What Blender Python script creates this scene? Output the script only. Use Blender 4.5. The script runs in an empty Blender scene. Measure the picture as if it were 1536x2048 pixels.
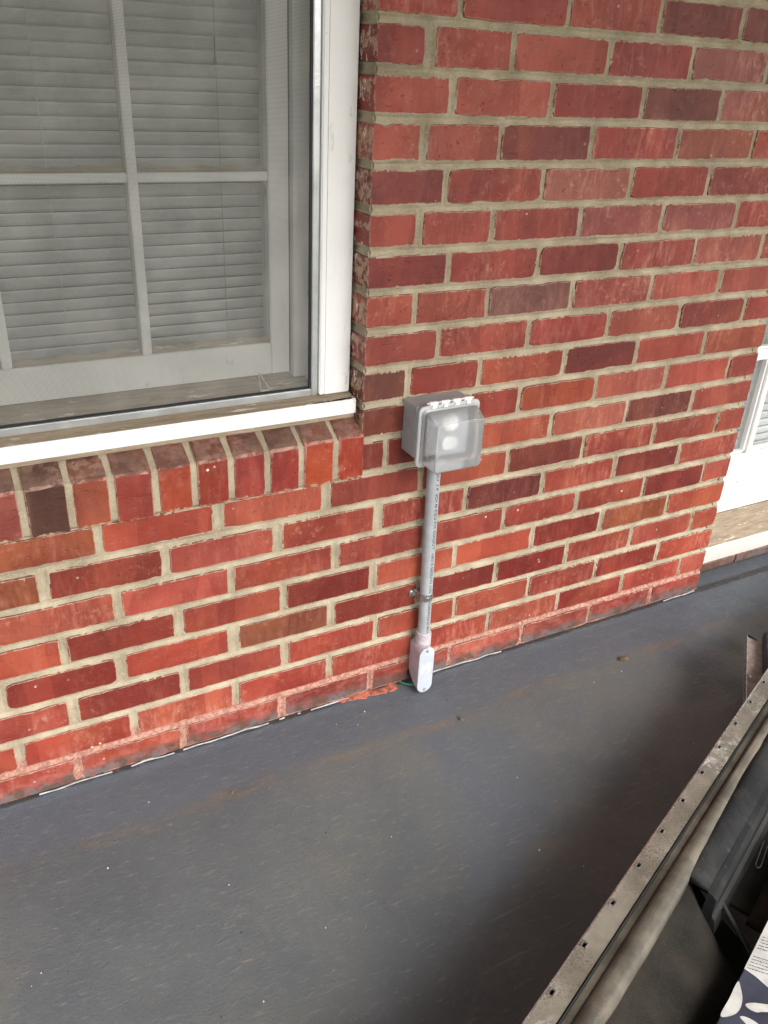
import bpy, bmesh, math, random
import numpy as np
from mathutils import Vector, Matrix
R = math.radians
rnd = random.Random(7)
nr = np.random.RandomState(11)
scn = bpy.context.scene
# ------------------------------------------------------------------ camera
F = Vector((0.43256366, 0.76937491, -0.47005417))
U = Vector((0.1833319, 0.43540393, 0.88136986))
RT = Vector((0.88276729, -0.4674245, 0.04728895))
cam = bpy.data.cameras.new('camera')
camo = bpy.data.objects.new('camera', cam)
scn.collection.objects.link(camo)
m = Matrix.Identity(4)
for i in range(3):
    m[i][0], m[i][1], m[i][2] = RT[i], U[i], -F[i]
m.translation = Vector((-0.6598, -1.2722, 1.2273))
camo.matrix_world = m
cam.sensor_fit = 'HORIZONTAL'; cam.sensor_width = 36.0
cam.lens = 36 * 1685.8 / 1536
cam.clip_start = 0.02; cam.clip_end = 500
scn.camera = camo
# ------------------------------------------------------------------ light
SUN_EL, SUN_AZ = 42.0, 16.0          # azimuth measured from -y towards +x
wd = bpy.data.worlds.new('World'); scn.world = wd; wd.use_nodes = True
wn = wd.node_tree; wn.nodes.clear()
sky = wn.nodes.new('ShaderNodeTexSky'); sky.sky_type = 'NISHITA'; sky.sun_disc = False
sky.sun_elevation = R(SUN_EL); sky.sun_rotation = R(180 - SUN_AZ)
sky.air_density = 1.0; sky.dust_density = 6.0; sky.ozone_density = 1.0
hs = wn.nodes.new('ShaderNodeHueSaturation'); hs.inputs['Saturation'].default_value = 0.30
bg = wn.nodes.new('ShaderNodeBackground'); bg.inputs[1].default_value = 0.15
wo = wn.nodes.new('ShaderNodeOutputWorld')
wn.links.new(sky.outputs[0], hs.inputs['Color']); wn.links.new(hs.outputs[0], bg.inputs[0]); wn.links.new(bg.outputs[0], wo.inputs[0])
sd = bpy.data.lights.new('sun', 'SUN'); sd.energy = 0.65; sd.angle = R(45); sd.color = (1, 0.96, 0.9)
so = bpy.data.objects.new('sun', sd); scn.collection.objects.link(so)
a, e = R(SUN_AZ), R(SUN_EL)
so.rotation_euler = Vector((math.sin(a) * math.cos(e), -math.cos(a) * math.cos(e), math.sin(e))).to_track_quat('Z', 'Y').to_euler()
so.location = (0.5, -3, 4)
vs = scn.view_settings
vs.view_transform = 'Standard'; vs.look = 'None'; vs.gamma = 1; vs.use_curve_mapping = False
vs.exposure = 1.40
scn.render.engine = 'CYCLES'
scn.cycles.max_bounces = 8
scn.cycles.transparent_max_bounces = 12

# ------------------------------------------------------------------ helpers
def srgb(r, g, b):
    f = lambda c: (c / 255 / 12.92) if c / 255 <= 0.04045 else ((c / 255 + 0.055) / 1.055) ** 2.4
    return (f(r), f(g), f(b), 1)

class NT:
    """small node builder"""
    def __init__(s, name):
        s.m = bpy.data.materials.new(name); s.m.use_nodes = True
        s.t = s.m.node_tree; s.t.nodes.clear()
        s.out = s.t.nodes.new('ShaderNodeOutputMaterial')
        s.b = s.t.nodes.new('ShaderNodeBsdfPrincipled')
        s.t.links.new(s.b.outputs[0], s.out.inputs[0])
        s.tc = s.t.nodes.new('ShaderNodeTexCoord'); s.geo = s.t.nodes.new('ShaderNodeNewGeometry')
    def n(s, k): return s.t.nodes.new(k)
    def set(s, inp, v):
        if isinstance(v, bpy.types.NodeSocket): s.t.links.new(v, inp)
        elif v is not None:
            if inp.type == 'RGBA' and not hasattr(v, '__len__'): v = (v, v, v, 1)
            inp.default_value = v
    def pos(s, scale=(1, 1, 1), rot=(0, 0, 0), src=None):
        mp = s.n('ShaderNodeMapping'); s.set(mp.inputs[0], src or s.geo.outputs['Position'])
        mp.inputs['Scale'].default_value = scale; mp.inputs['Rotation'].default_value = rot
        return mp.outputs[0]
    def noise(s, scale, vec=None, detail=4, rough=0.55, dist=0.0):
        t = s.n('ShaderNodeTexNoise'); s.set(t.inputs['Vector'], vec or s.geo.outputs['Position'])
        t.inputs['Scale'].default_value = scale; t.inputs['Detail'].default_value = detail
        t.inputs['Roughness'].default_value = rough; t.inputs['Distortion'].default_value = dist
        return t.outputs[0]
    def vor(s, scale, vec=None, feat='F1'):
        t = s.n('ShaderNodeTexVoronoi'); t.feature = feat; s.set(t.inputs['Vector'], vec or s.geo.outputs['Position'])
        t.inputs['Scale'].default_value = scale
        return t.outputs['Distance']
    def step(s, v, lo, hi, a=0.0, b=1.0):
        t = s.n('ShaderNodeMapRange'); s.set(t.inputs[0], v); t.interpolation_type = 'SMOOTHSTEP'
        for i, x in enumerate((lo, hi, a, b)): t.inputs[i + 1].default_value = x
        return t.outputs[0]
    def math(s, op, a, b=None, c=None):
        t = s.n('ShaderNodeMath'); t.operation = op
        for i, x in enumerate((a, b, c)):
            if x is not None: s.set(t.inputs[i], x)
        return t.outputs[0]
    def mul(s, a, b): return s.math('MULTIPLY', a, b)
    def mix(s, f, a, b, mode='MIX'):
        t = s.n('ShaderNodeMixRGB'); t.blend_type = mode
        s.set(t.inputs[0], f); s.set(t.inputs[1], a); s.set(t.inputs[2], b)
        return t.outputs[0]
    def sep(s, v):
        t = s.n('ShaderNodeSeparateXYZ'); s.set(t.inputs[0], v); return t.outputs
    def bump(s, h, dist, strength=1.0):
        t = s.n('ShaderNodeBump'); t.inputs['Distance'].default_value = dist; t.inputs['Strength'].default_value = strength
        s.set(t.inputs['Height'], h); s.set(s.b.inputs['Normal'], t.outputs[0]); return t
    def fin(s, col=None, rough=None, metal=None, spec=None):
        s.set(s.b.inputs['Base Color'], col); s.set(s.b.inputs['Roughness'], rough)
        s.set(s.b.inputs['Metallic'], metal); s.set(s.b.inputs['Specular IOR Level'], spec)
        return s.m

def M_plain(name, col, rough=0.6, metal=0.0, var=0.12, scale=30, bumpd=0.0003, bs=200):
    n = NT(name)
    f = n.noise(scale)
    c = n.mix(n.step(f, 0.35, 0.65), tuple(x * (1 - var) for x in col[:3]) + (1,), tuple(min(1, x * (1 + var)) for x in col[:3]) + (1,))
    n.bump(n.noise(bs), bumpd)
    r = n.step(n.noise(scale * 2.3), 0.3, 0.7, rough - 0.07, rough + 0.07)
    return n.fin(c, r, metal)

def M_brick():
    n = NT('brick_clay')
    oi = n.n('ShaderNodeObjectInfo')
    base = oi.outputs['Color']; alpha = oi.outputs['Alpha']
    P = n.sep(n.geo.outputs['Position'])
    # tonal drift inside a brick
    c = n.mix(n.step(n.noise(9, detail=5), 0.35, 0.68), n.mix(1.0, base, (0.80, 0.74, 0.74, 1), 'MULTIPLY'), n.mix(1.0, base, (1.12, 1.20, 1.16, 1), 'MULTIPLY'))
    c = n.mix(n.mul(n.step(n.noise(5, detail=2, dist=.4), 0.55, 0.75), 0.35), c, (0.30, 0.075, 0.028, 1))
    # block shaped patches where one glaze or wash stops
    vb = n.noise(6, n.pos((2.0, 2.0, .35)), 1, .3)
    c = n.mix(n.mul(n.step(vb, 0.53, 0.54), 0.75), c, n.mix(1.0, c, (1.25, 1.45, 1.4, 1), 'MULTIPLY'))
    # pale wash, streaked downwards
    st = n.noise(24, n.pos((3.2, 3.2, .9)), 7, .72)
    pt = n.noise(6.5, detail=4, dist=.3)
    w = n.mul(n.mul(n.step(st, 0.42, 0.72), n.step(pt, 0.38, 0.66)), alpha)
    c = n.mix(n.mul(w, .8), c, (0.52, 0.22, 0.165, 1))
    w2 = n.mul(n.mul(n.step(n.noise(60, detail=8, rough=.75), 0.50, 0.72), n.step(n.noise(10), 0.42, 0.62)), n.mul(alpha, 0.8))
    c = n.mix(w2, c, (0.58, 0.31, 0.22, 1))
    # dark scuffs
    c = n.mix(n.mul(n.step(n.noise(35, detail=7, rough=.7), 0.60, 0.72), 0.5), c, (0.075, 0.03, 0.028, 1))
    # mortar smears along the arrises
    g = n.sep(n.tc.outputs['Generated'])
    ez = n.math('ABSOLUTE', n.math('SUBTRACT', g[2], 0.5)); ex = n.math('ABSOLUTE', n.math('SUBTRACT', g[0], 0.5))
    ed = n.math('MAXIMUM', n.step(ez, 0.40, 0.5), n.step(ex, 0.475, 0.5))
    en = n.noise(75, detail=6, rough=.7)
    c = n.mix(n.mul(n.step(n.math('ADD', n.mul(ed, 0.24), en), 0.66, 0.76), 0.7), c, (0.52, 0.36, 0.24, 1))
    # paint flecks and lime specks
    sp = n.vor(38); sz = n.step(n.noise(14), 0.55, 0.7)
    c = n.mix(n.mul(n.step(sp, 0.11, 0.08), sz), c, (0.78, 0.66, 0.60, 1))
    # first course: old grey and pink paint splashed up from the porch floor
    low = n.step(P[2], 0.085, 0.045)
    nn = n.noise(26, n.pos((1, 1, 1.8)), 6, .7)
    c = n.mix(n.mul(low, n.step(nn, 0.45, 0.62, 0, .30)), c, (0.42, 0.17, 0.15, 1))
    hi = n.step(n.math('ADD', P[2], n.mul(nn, 0.075)), 0.078, 0.052)
    c = n.mix(n.mul(hi, n.step(n.noise(60, detail=8, rough=.8), 0.38, 0.50)), c, n.mix(n.step(n.noise(30), .45, .55), (0.13, 0.12, 0.12, 1), (0.10, 0.065, 0.05, 1)))
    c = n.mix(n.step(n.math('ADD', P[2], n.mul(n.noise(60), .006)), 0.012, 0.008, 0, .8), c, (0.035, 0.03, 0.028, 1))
    # worn, paler arrises
    T = n.sep(n.geo.outputs['True Normal'])
    ob = n.mul(n.step(n.math('MAXIMUM', n.math('ABSOLUTE', T[0]), n.math('ABSOLUTE', T[2])), .25, .45), n.step(n.math('ABSOLUTE', T[1]), .25, .45))
    c = n.mix(n.mul(ob, n.step(n.noise(55, detail=6, rough=.7), .42, .56, 0, .65)), c, (0.50, 0.30, 0.24, 1))
    # grime on what faces upwards
    N = n.sep(n.geo.outputs['Normal'])
    up = n.step(N[2], 0.45, 0.8)
    gr = n.mix(n.step(n.noise(24, detail=8, rough=.7), 0.36, 0.66), (0.075, 0.040, 0.031, 1), (0.165, 0.098, 0.070, 1))
    c = n.mix(n.mul(up, n.step(n.noise(15), 0.30, 0.60, .50, .92)), c, gr)
    # limewash chips on the reveal faces beside the casing
    sd_ = n.mul(n.step(N[0], -0.5, -0.8), n.step(P[0], 0.05, 0.03))
    c = n.mix(n.mul(sd_, n.mul(n.step(P[1], 0.018, 0.032), n.step(n.noise(70, n.pos((1, 1, .5)), 6, .7), 0.57, 0.62))), c, (0.74, 0.70, 0.66, 1))
    h = n.math('ADD', n.mul(n.noise(320, detail=3), 0.5), n.noise(70, detail=6, rough=.7))
    h = n.math('ADD', h, n.mul(n.step(n.noise(45, n.pos((1, 1, 3)), 3), .62, .7), -0.6))
    h = n.math('ADD', h, n.mul(n.mul(n.step(n.vor(85), .22, .08), n.step(n.noise(19), .50, .62)), -1.2))
    n.bump(h, 0.0015, 0.85)
    r = n.step(n.noise(40, detail=6), 0.3, 0.7, 0.42, 0.62)
    return n.fin(c, r, spec=0.4)

def M_mortar():
    n = NT('mortar')
    P = n.sep(n.geo.outputs['Position'])
    c = n.mix(n.step(n.noise(18, detail=6), 0.3, 0.7), (0.29, 0.24, 0.165, 1), (0.45, 0.385, 0.28, 1))
    c = n.mix(n.step(n.noise(300, detail=4, rough=.7), 0.45, 0.75, 0, .7), c, (0.50, 0.44, 0.335, 1))
    c = n.mix(n.mul(n.step(n.noise(170, detail=5, rough=.8), 0.62, 0.70), .6), c, (0.14, 0.10, 0.065, 1))
    c = n.mix(n.mul(n.step(n.noise(7, detail=4), .52, .72), .45), c, (0.24, 0.20, 0.14, 1))
    low = n.step(n.math('ADD', P[2], n.mul(n.noise(14), 0.05)), 0.125, 0.095)
    pk = n.mix(n.step(n.noise(120, detail=5, rough=.8), 0.42, 0.60), (0.30, 0.13, 0.10, 1), (0.55, 0.28, 0.22, 1))
    c = n.mix(n.mul(low, 0.85), c, pk)
    n.bump(n.math('ADD', n.noise(420, detail=3), n.noise(110, detail=6, rough=.75)), 0.0016, 0.9)
    return n.fin(c, 0.92, spec=0.2)

def M_white(name, base=(0.86, 0.86, 0.86, 1), wear=0.5, grime=(0.30, 0.23, 0.15, 1), glossy=0.45):
    n = NT(name)
    c = n.mix(n.step(n.noise(6, detail=4), 0.35, 0.7), base, tuple(x * .93 for x in base[:3]) + (1,))
    c = n.mix(n.mul(n.step(n.noise(48, n.pos((1, 1, .35)), 7, .72), 0.60, 0.74), wear), c, grime)
    c = n.mix(n.mul(n.step(n.vor(60), .08, .05), n.step(n.noise(9), .58, .66)), c, (0.22, 0.16, 0.11, 1))
    h = n.math('ADD', n.noise(55, n.pos((1, 1, .12)), 4), n.mul(n.noise(260), 0.4))
    n.bump(h, 0.0009, 0.7)
    return n.fin(c, glossy)

def M_dustywood():
    n = NT('dusty_bare_wood')
    v = n.pos((.6, 5, 5))
    c = n.mix(n.step(n.noise(26, v, 7, .7), 0.30, 0.70), (0.23, 0.175, 0.12, 1), (0.37, 0.30, 0.215, 1))
    c = n.mix(n.mul(n.step(n.noise(16, n.pos((.8, 4, 3)), 7, .7), 0.58, 0.66), .8), c, (0.70, 0.66, 0.58, 1))
    c = n.mix(n.mul(n.step(n.noise(60, v, 6), 0.62, 0.72), .6), c, (0.10, 0.065, 0.04, 1))
    n.bump(n.noise(60, v, 6), 0.0012)
    return n.fin(c, 0.85)

def M_floor():
    n = NT('porch_floor_paint')
    P = n.sep(n.geo.outputs['Position'])
    c = n.mix(n.step(n.noise(2.2, detail=5), 0.35, 0.65), (0.088, 0.102, 0.113, 1), (0.122, 0.134, 0.138, 1))
    c = n.mix(n.step(n.noise(3.4, n.pos((.7, 1.6, 1), (0, 0, .35)), 6, .6, .4), 0.50, 0.70, 0, .65), c, (0.152, 0.150, 0.125, 1))
    c = n.mix(n.step(n.noise(1.7, detail=4, dist=.5), 0.54, 0.66, 0, .75), c, (0.100, 0.120, 0.150, 1))
    # cut-in strip brushed along the wall, its feathered rusty edge
    yy = n.math('ADD', n.math('ADD', P[1], n.mul(n.noise(5, detail=5), 0.11)), n.mul(n.noise(40, n.pos((.3, 1, 1)), 4), 0.02))
    strip = n.step(yy, -0.085, -0.055)
    c = n.mix(n.mul(strip, .75), c, n.mix(n.noise(9, n.pos((.6, 3, 1)), 5), (0.082, 0.100, 0.130, 1), (0.112, 0.130, 0.158, 1)))
    edge = n.mul(n.step(yy, -0.125, -0.085), n.step(yy, -0.05, -0.085))
    c = n.mix(n.mul(edge, n.step(n.noise(14, n.pos((.5, 2, 1)), 7, .75), 0.46, 0.62, 0, .55)), c, (0.20, 0.135, 0.085, 1))
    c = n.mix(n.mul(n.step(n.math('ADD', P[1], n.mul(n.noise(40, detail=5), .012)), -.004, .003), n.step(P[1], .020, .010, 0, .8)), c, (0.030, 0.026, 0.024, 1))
    # dust, scratches, chips
    c = n.mix(n.mul(n.step(n.noise(90, n.pos((.35, 1.4, 1), (0, 0, .45)), 6, .75), 0.54, 0.72), .55), c, (0.29, 0.265, 0.22, 1))
    sc = n.noise(70, n.pos((.06, 1.3, 1), (0, 0, .5)), 3, .5)
    c = n.mix(n.mul(n.step(sc, .69, .75), .35), c, (0.30, 0.28, 0.25, 1))
    c = n.mix(n.mul(n.step(n.vor(46), 0.05, 0.03), n.step(n.noise(4), 0.60, 0.66)), c, (0.55, 0.53, 0.50, 1))
    c = n.mix(n.mul(n.step(n.vor(23), 0.05, 0.03), n.step(n.noise(6.1), 0.50, 0.56)), c, (0.02, 0.02, 0.02, 1))
    rg = n.noise(5, detail=8, rough=.62, dist=1.2)
    c = n.mix(n.mul(n.math('MULTIPLY', n.step(rg, .485, .50), n.step(rg, .53, .505)), .07), c, (0.24, 0.215, 0.18, 1))
    c = n.mix(n.mul(n.step(n.noise(13, n.pos((.6, 1.5, 1), (0, 0, .6)), 9, .78), .60, .70), .40), c, (0.21, 0.185, 0.15, 1))
    h = n.math('ADD', n.mul(n.noise(190, detail=6, rough=.75), 1.5), n.mul(n.noise(22, n.pos((.8, 1.2, 1), (0, 0, .4)), 9, .8), 1.5))
    h = n.math('ADD', h, n.mul(n.step(n.noise(60, detail=4), .64, .70), -.5))
    n.bump(h, 0.0018, 0.8)
    r = n.step(n.noise(12, detail=6, rough=.7), 0.3, 0.7, 0.42, 0.66)
    return n.fin(c, r, spec=0.5)

def M_rail():
    n = NT('dusty_steel')
    c = n.mix(n.step(n.noise(16, detail=6), 0.3, 0.7), (0.15, 0.132, 0.105, 1), (0.25, 0.225, 0.185, 1))
    g = n.step(n.noise(330, detail=5, rough=.8), 0.46, 0.60)
    c = n.mix(n.mul(g, n.step(n.noise(11), .38, .6)), c, (0.085, 0.07, 0.055, 1))
    w = n.mul(n.mul(n.step(n.noise(60, detail=7, rough=.8), 0.46, 0.66), n.step(n.noise(7, detail=2), .46, .60)), .6)
    c = n.mix(w, c, (0.72, 0.72, 0.70, 1))
    n.bump(n.noise(400), 0.0006)
    return n.fin(c, 0.42, 0.25)

def M_cloth(name, a, b, scale=25):
    n = NT(name)
    c = n.mix(n.step(n.noise(scale, detail=6), 0.3, 0.7), a, b)
    c = n.mix(n.mul(n.step(n.noise(700, detail=3), 0.5, 0.7), .5), c, tuple(min(1, x * 2.2) for x in b[:3]) + (1,))
    n.bump(n.math('ADD', n.noise(700), n.noise(90, detail=5)), 0.001)
    return n.fin(c, 0.9, spec=0.15)

def M_tan():
    n = NT('tan_vinyl_roll')
    c = n.mix(n.step(n.noise(14, detail=7, rough=.65), 0.35, 0.65), (0.045, 0.040, 0.030, 1), (0.118, 0.103, 0.080, 1))
    c = n.mix(n.mul(n.step(n.noise(170, detail=6, rough=.8), 0.56, 0.66), n.step(n.noise(13), .54, .66, 0, .6)), c, (0.25, 0.09, 0.07, 1))
    c = n.mix(n.mul(n.step(n.noise(420, detail=2), 0.6, 0.7), .6), c, (0.08, 0.07, 0.05, 1))
    n.bump(n.noise(300), 0.0006)
    return n.fin(c, 0.6)

def M_glass():
    n = NT('window_glass')
    tr = n.n('ShaderNodeBsdfTransparent'); tr.inputs[0].default_value = (.93, .94, .93, 1)
    gl = n.n('ShaderNodeBsdfGlossy'); gl.inputs['Roughness'].default_value = 0.06
    fr = n.n('ShaderNodeFresnel'); fr.inputs[0].default_value = 1.5
    mx = n.n('ShaderNodeMixShader'); n.t.links.new(n.mul(fr.outputs[0], n.math('SUBTRACT', 1.0, n.geo.outputs['Backfacing'])), mx.inputs[0])
    n.t.links.new(tr.outputs[0], mx.inputs[1]); n.t.links.new(gl.outputs[0], mx.inputs[2])
    df = n.n('ShaderNodeBsdfDiffuse'); df.inputs[0].default_value = (.50, .50, .53, 1)      # pale film painted in for cloudy reflections on the pane
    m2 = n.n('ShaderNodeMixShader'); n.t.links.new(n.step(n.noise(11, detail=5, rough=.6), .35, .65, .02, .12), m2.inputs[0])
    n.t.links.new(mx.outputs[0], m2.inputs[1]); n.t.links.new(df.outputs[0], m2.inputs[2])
    n.t.links.new(m2.outputs[0], n.out.inputs[0]); return n.m

def M_screen():
    n = NT('insect_screen_weave')
    P = n.sep(n.geo.outputs['Position'])
    fx = n.math('PINGPONG', n.mul(P[0], 1 / 0.0017), 0.5); fz = n.math('PINGPONG', n.mul(P[2], 1 / 0.0017), 0.5)
    w = n.math('MAXIMUM', n.step(fx, 0.13, 0.09), n.step(fz, 0.15, 0.10))
    tr = n.n('ShaderNodeBsdfTransparent')
    n.fin(n.mix(n.step(n.noise(14, detail=5), .4, .65), (0.20, 0.20, 0.185, 1), (0.29, 0.285, 0.265, 1)), 0.7, 0.0)
    mx = n.n('ShaderNodeMixShader'); n.t.links.new(w, mx.inputs[0])
    n.t.links.new(tr.outputs[0], mx.inputs[1]); n.t.links.new(n.b.outputs[0], mx.inputs[2])
    n.t.links.new(mx.outputs[0], n.out.inputs[0]); return n.m

def M_poly(rough, alpha, tint):
    """clear or frosted polycarbonate shell"""
    n = NT('polycarbonate')
    rf = n.n('ShaderNodeBsdfRefraction'); rf.inputs['IOR'].default_value = 1.16; rf.inputs['Roughness'].default_value = rough; rf.inputs[0].default_value = tint
    gl = n.n('ShaderNodeBsdfGlossy'); gl.inputs['Roughness'].default_value = 0.07
    df = n.n('ShaderNodeBsdfDiffuse'); df.inputs[0].default_value = (.84, .87, .88, 1)
    fr = n.n('ShaderNodeFresnel'); fr.inputs[0].default_value = 1.55
    m1 = n.n('ShaderNodeMixShader'); m1.inputs[0].default_value = alpha
    n.t.links.new(rf.outputs[0], m1.inputs[1]); n.t.links.new(df.outputs[0], m1.inputs[2])
    m2 = n.n('ShaderNodeMixShader'); n.t.links.new(fr.outputs[0], m2.inputs[0])
    n.t.links.new(m1.outputs[0], m2.inputs[1]); n.t.links.new(gl.outputs[0], m2.inputs[2])
    n.t.links.new(m2.outputs[0], n.out.inputs[0]); return n.m

BRICK = M_brick(); MORTAR = M_mortar()
WHITE = M_white('white_trim_paint'); WHITE2 = M_white('chipped_white_paint', wear=.75, base=(.84, .84, .82, 1))
SASHW = M_white('old_sash_paint', base=(0.60, 0.60, 0.575, 1), wear=.95, grime=(.22, .19, .15, 1))
WOOD = M_dustywood(); FLOOR = M_floor(); RAIL = M_rail()
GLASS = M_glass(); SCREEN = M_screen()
ALU = M_plain('aluminium', (0.50, 0.52, 0.54, 1), 0.35, 0.75, .1, 20)
PVC = M_plain('grey_pvc', (0.36, 0.38, 0.40, 1), 0.45, 0, .08, 35)
BOXG = M_plain('grey_box_plastic', (0.33, 0.345, 0.37, 1), 0.42, 0, .06, 25)
LBG = M_plain('pale_grey_pvc', (0.46, 0.50, 0.56, 1), 0.42, 0, .05, 30)
LBP = M_plain('pinkish_pvc', (0.48, 0.435, 0.46, 1), 0.55, 0, .10, 50)  # elbow body tinted slightly pink beside its bluish cover
INK = M_plain('black_ink', (0.02, 0.02, 0.022, 1), 0.6)
EMB = M_plain('raised_letter_plastic', (0.66, 0.72, 0.76, 1), 0.4)
STEEL = M_plain('zinc_steel', (0.55, 0.55, 0.55, 1), 0.3, 0.9, .15, 60)
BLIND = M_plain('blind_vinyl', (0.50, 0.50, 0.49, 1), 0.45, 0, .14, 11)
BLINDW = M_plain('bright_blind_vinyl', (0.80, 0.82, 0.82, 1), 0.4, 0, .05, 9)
DARK = M_plain('dark_rubber_and_shade', (0.012, 0.012, 0.012, 1), 0.6)
BLACKV = M_plain('black_vinyl', (0.014, 0.015, 0.018, 1), 0.5, 0, .35, 9)
DUSTB = M_cloth('dusty_black_fabric', (0.006, 0.006, 0.0056, 1), (0.024, 0.020, 0.015, 1), 9)
DUSTG = M_cloth('grey_dusty_fabric', (0.014, 0.0135, 0.013, 1), (0.030, 0.029, 0.026, 1), 20)
TAN = M_tan()
def M_dustyvinyl():
    n = NT('dust_smeared_vinyl')
    c = n.mix(n.step(n.noise(8, detail=7, rough=.65, dist=.6), .40, .66), (0.005, 0.0055, 0.0065, 1), (0.018, 0.018, 0.016, 1))
    c = n.mix(n.mul(n.step(n.noise(50, n.pos((1, 1, 1)), 8, .8), .56, .68), .4), c, (0.07, 0.066, 0.056, 1))
    n.bump(n.math('ADD', n.noise(18, detail=4), n.mul(n.noise(200), .3)), .004, .7)
    return n.fin(c, n.step(n.noise(20), .35, .65, .62, .85), spec=.3)
DVINYL = M_dustyvinyl()
CAULK = M_plain('white_caulk', (0.38, 0.38, 0.40, 1), 0.5, 0, .2, 60)
ORANGE = M_plain('orange_paint', (0.40, 0.125, 0.080, 1), 0.8, 0, .45, 90, .0015, 90)
GREEN = M_plain('green_insulation', (0.03, 0.33, 0.15, 1), 0.35)
CEIL = M_plain('porch_ceiling_paint', (0.62, 0.62, 0.60, 1), 0.7)
GROUND = M_plain('lawn_ground', (0.15, 0.15, 0.09, 1), 0.95, 0, .3, 3)
ROOMM = M_plain('dim_interior_paint', (0.03, 0.03, 0.03, 1), 0.9)
NAVY = M_plain('navy_carton_print', (0.033, 0.036, 0.055, 1), 0.4, 0, .25, 14)
PAPER = M_plain('worn_white_carton', (0.40, 0.395, 0.38, 1), 0.5, 0, .12, 40)
LEAF = M_plain('dry_leaf', (0.16, 0.10, 0.045, 1), 0.8, 0, .4, 80)
CHIP_GLINT = M_plain('paint_chip_and_glint', (0.62, 0.60, 0.56, 1), 0.7)

def link(o, parent=None):
    scn.collection.objects.link(o)
    if parent: o.parent = parent
    return o
def empty(name, label, cat, loc=(0, 0, 0), group=None):
    o = bpy.data.objects.new(name, None); link(o); o.location = loc; o.empty_display_size = .05
    o['label'] = label; o['category'] = cat
    if group: o['group'] = group
    return o
def mesh(name, verts, faces, mat, parent=None, smooth=False, fmat=None):
    me = bpy.data.meshes.new(name); me.from_pydata([tuple(v) for v in verts], [], [tuple(f) for f in faces])
    for mm in (mat if isinstance(mat, (list, tuple)) else [mat]): me.materials.append(mm)
    if fmat is not None:
        for p_, i in zip(me.polygons, fmat): p_.material_index = i
    if smooth: me.polygons.foreach_set('use_smooth', [True] * len(me.polygons))
    me.update()
    o = bpy.data.objects.new(name, me); link(o)
    if parent:
        o.parent = parent
        o.matrix_parent_inverse = Matrix.Translation(parent.location).inverted()
    return o
def box(bm, x0, x1, y0, y1, z0, z1, mi=0):
    v = [bm.verts.new((x, y, z)) for x in (x0, x1) for y in (y0, y1) for z in (z0, z1)]
    fs = []
    for q in ((0, 1, 3, 2), (4, 6, 7, 5), (0, 4, 5, 1), (2, 3, 7, 6), (0, 2, 6, 4), (1, 5, 7, 3)):
        f = bm.faces.new([v[i] for i in q]); f.material_index = mi; fs.append(f)
    return v
def bobj(name, bm, mat, parent=None, bevel=0.0, smooth=False, seg=2):
    bmesh.ops.recalc_face_normals(bm, faces=bm.faces)
    if bevel:
        bmesh.ops.bevel(bm, geom=list(bm.edges), offset=bevel, segments=seg, affect='EDGES', clamp_overlap=True)
    me = bpy.data.meshes.new(name); bm.to_mesh(me); bm.free()
    for mm in (mat if isinstance(mat, (list, tuple)) else [mat]): me.materials.append(mm)
    if smooth: me.polygons.foreach_set('use_smooth', [True] * len(me.polygons))
    o = bpy.data.objects.new(name, me); link(o)
    if parent:
        o.parent = parent
        o.matrix_parent_inverse = Matrix.Translation(parent.location).inverted()
    return o
def bx(name, b, mat, parent=None, bevel=0.0015):
    bm = bmesh.new(); box(bm, *b); return bobj(name, bm, mat, parent, bevel)
def struct(o): o['kind'] = 'structure'; return o
def cyl(bm, p0, p1, r, n=16, r1=None, cap=True):
    p0, p1 = Vector(p0), Vector(p1); d = (p1 - p0).normalized()
    a_ = d.orthogonal().normalized(); b_ = d.cross(a_); r1 = r if r1 is None else r1
    A = [bm.verts.new(p0 + (a_ * math.cos(t) + b_ * math.sin(t)) * r) for t in [2 * math.pi * i / n for i in range(n)]]
    B = [bm.verts.new(p1 + (a_ * math.cos(t) + b_ * math.sin(t)) * r1) for t in [2 * math.pi * i / n for i in range(n)]]
    for i in range(n): bm.faces.new((A[i], A[(i + 1) % n], B[(i + 1) % n], B[i]))
    if cap: bm.faces.new(A[::-1]); bm.faces.new(B)
def tube(bm, pts, r, n=8):
    for p, q in zip(pts[:-1], pts[1:]): cyl(bm, p, q, r, n)

# cheap value noise on arrays
LAT = nr.rand(256, 256)
def vnoise(x, y, s):
    x = np.asarray(x) * s + 37.3; y = np.asarray(y) * s + 91.7
    xi = np.floor(x).astype(int); yi = np.floor(y).astype(int); fx = x - xi; fy = y - yi
    fx = fx * fx * (3 - 2 * fx); fy = fy * fy * (3 - 2 * fy)
    g = lambda i, j: LAT[i % 256, j % 256]
    return (g(xi, yi) * (1 - fx) + g(xi + 1, yi) * fx) * (1 - fy) + (g(xi, yi + 1) * (1 - fx) + g(xi + 1, yi + 1) * fx) * fy
def fbm(x, y, s, o=3):
    t = 0; a_ = .5
    for i in range(o): t = t + a_ * (vnoise(x, y, s * 2 ** i) - .5); a_ *= .5
    return t

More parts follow.
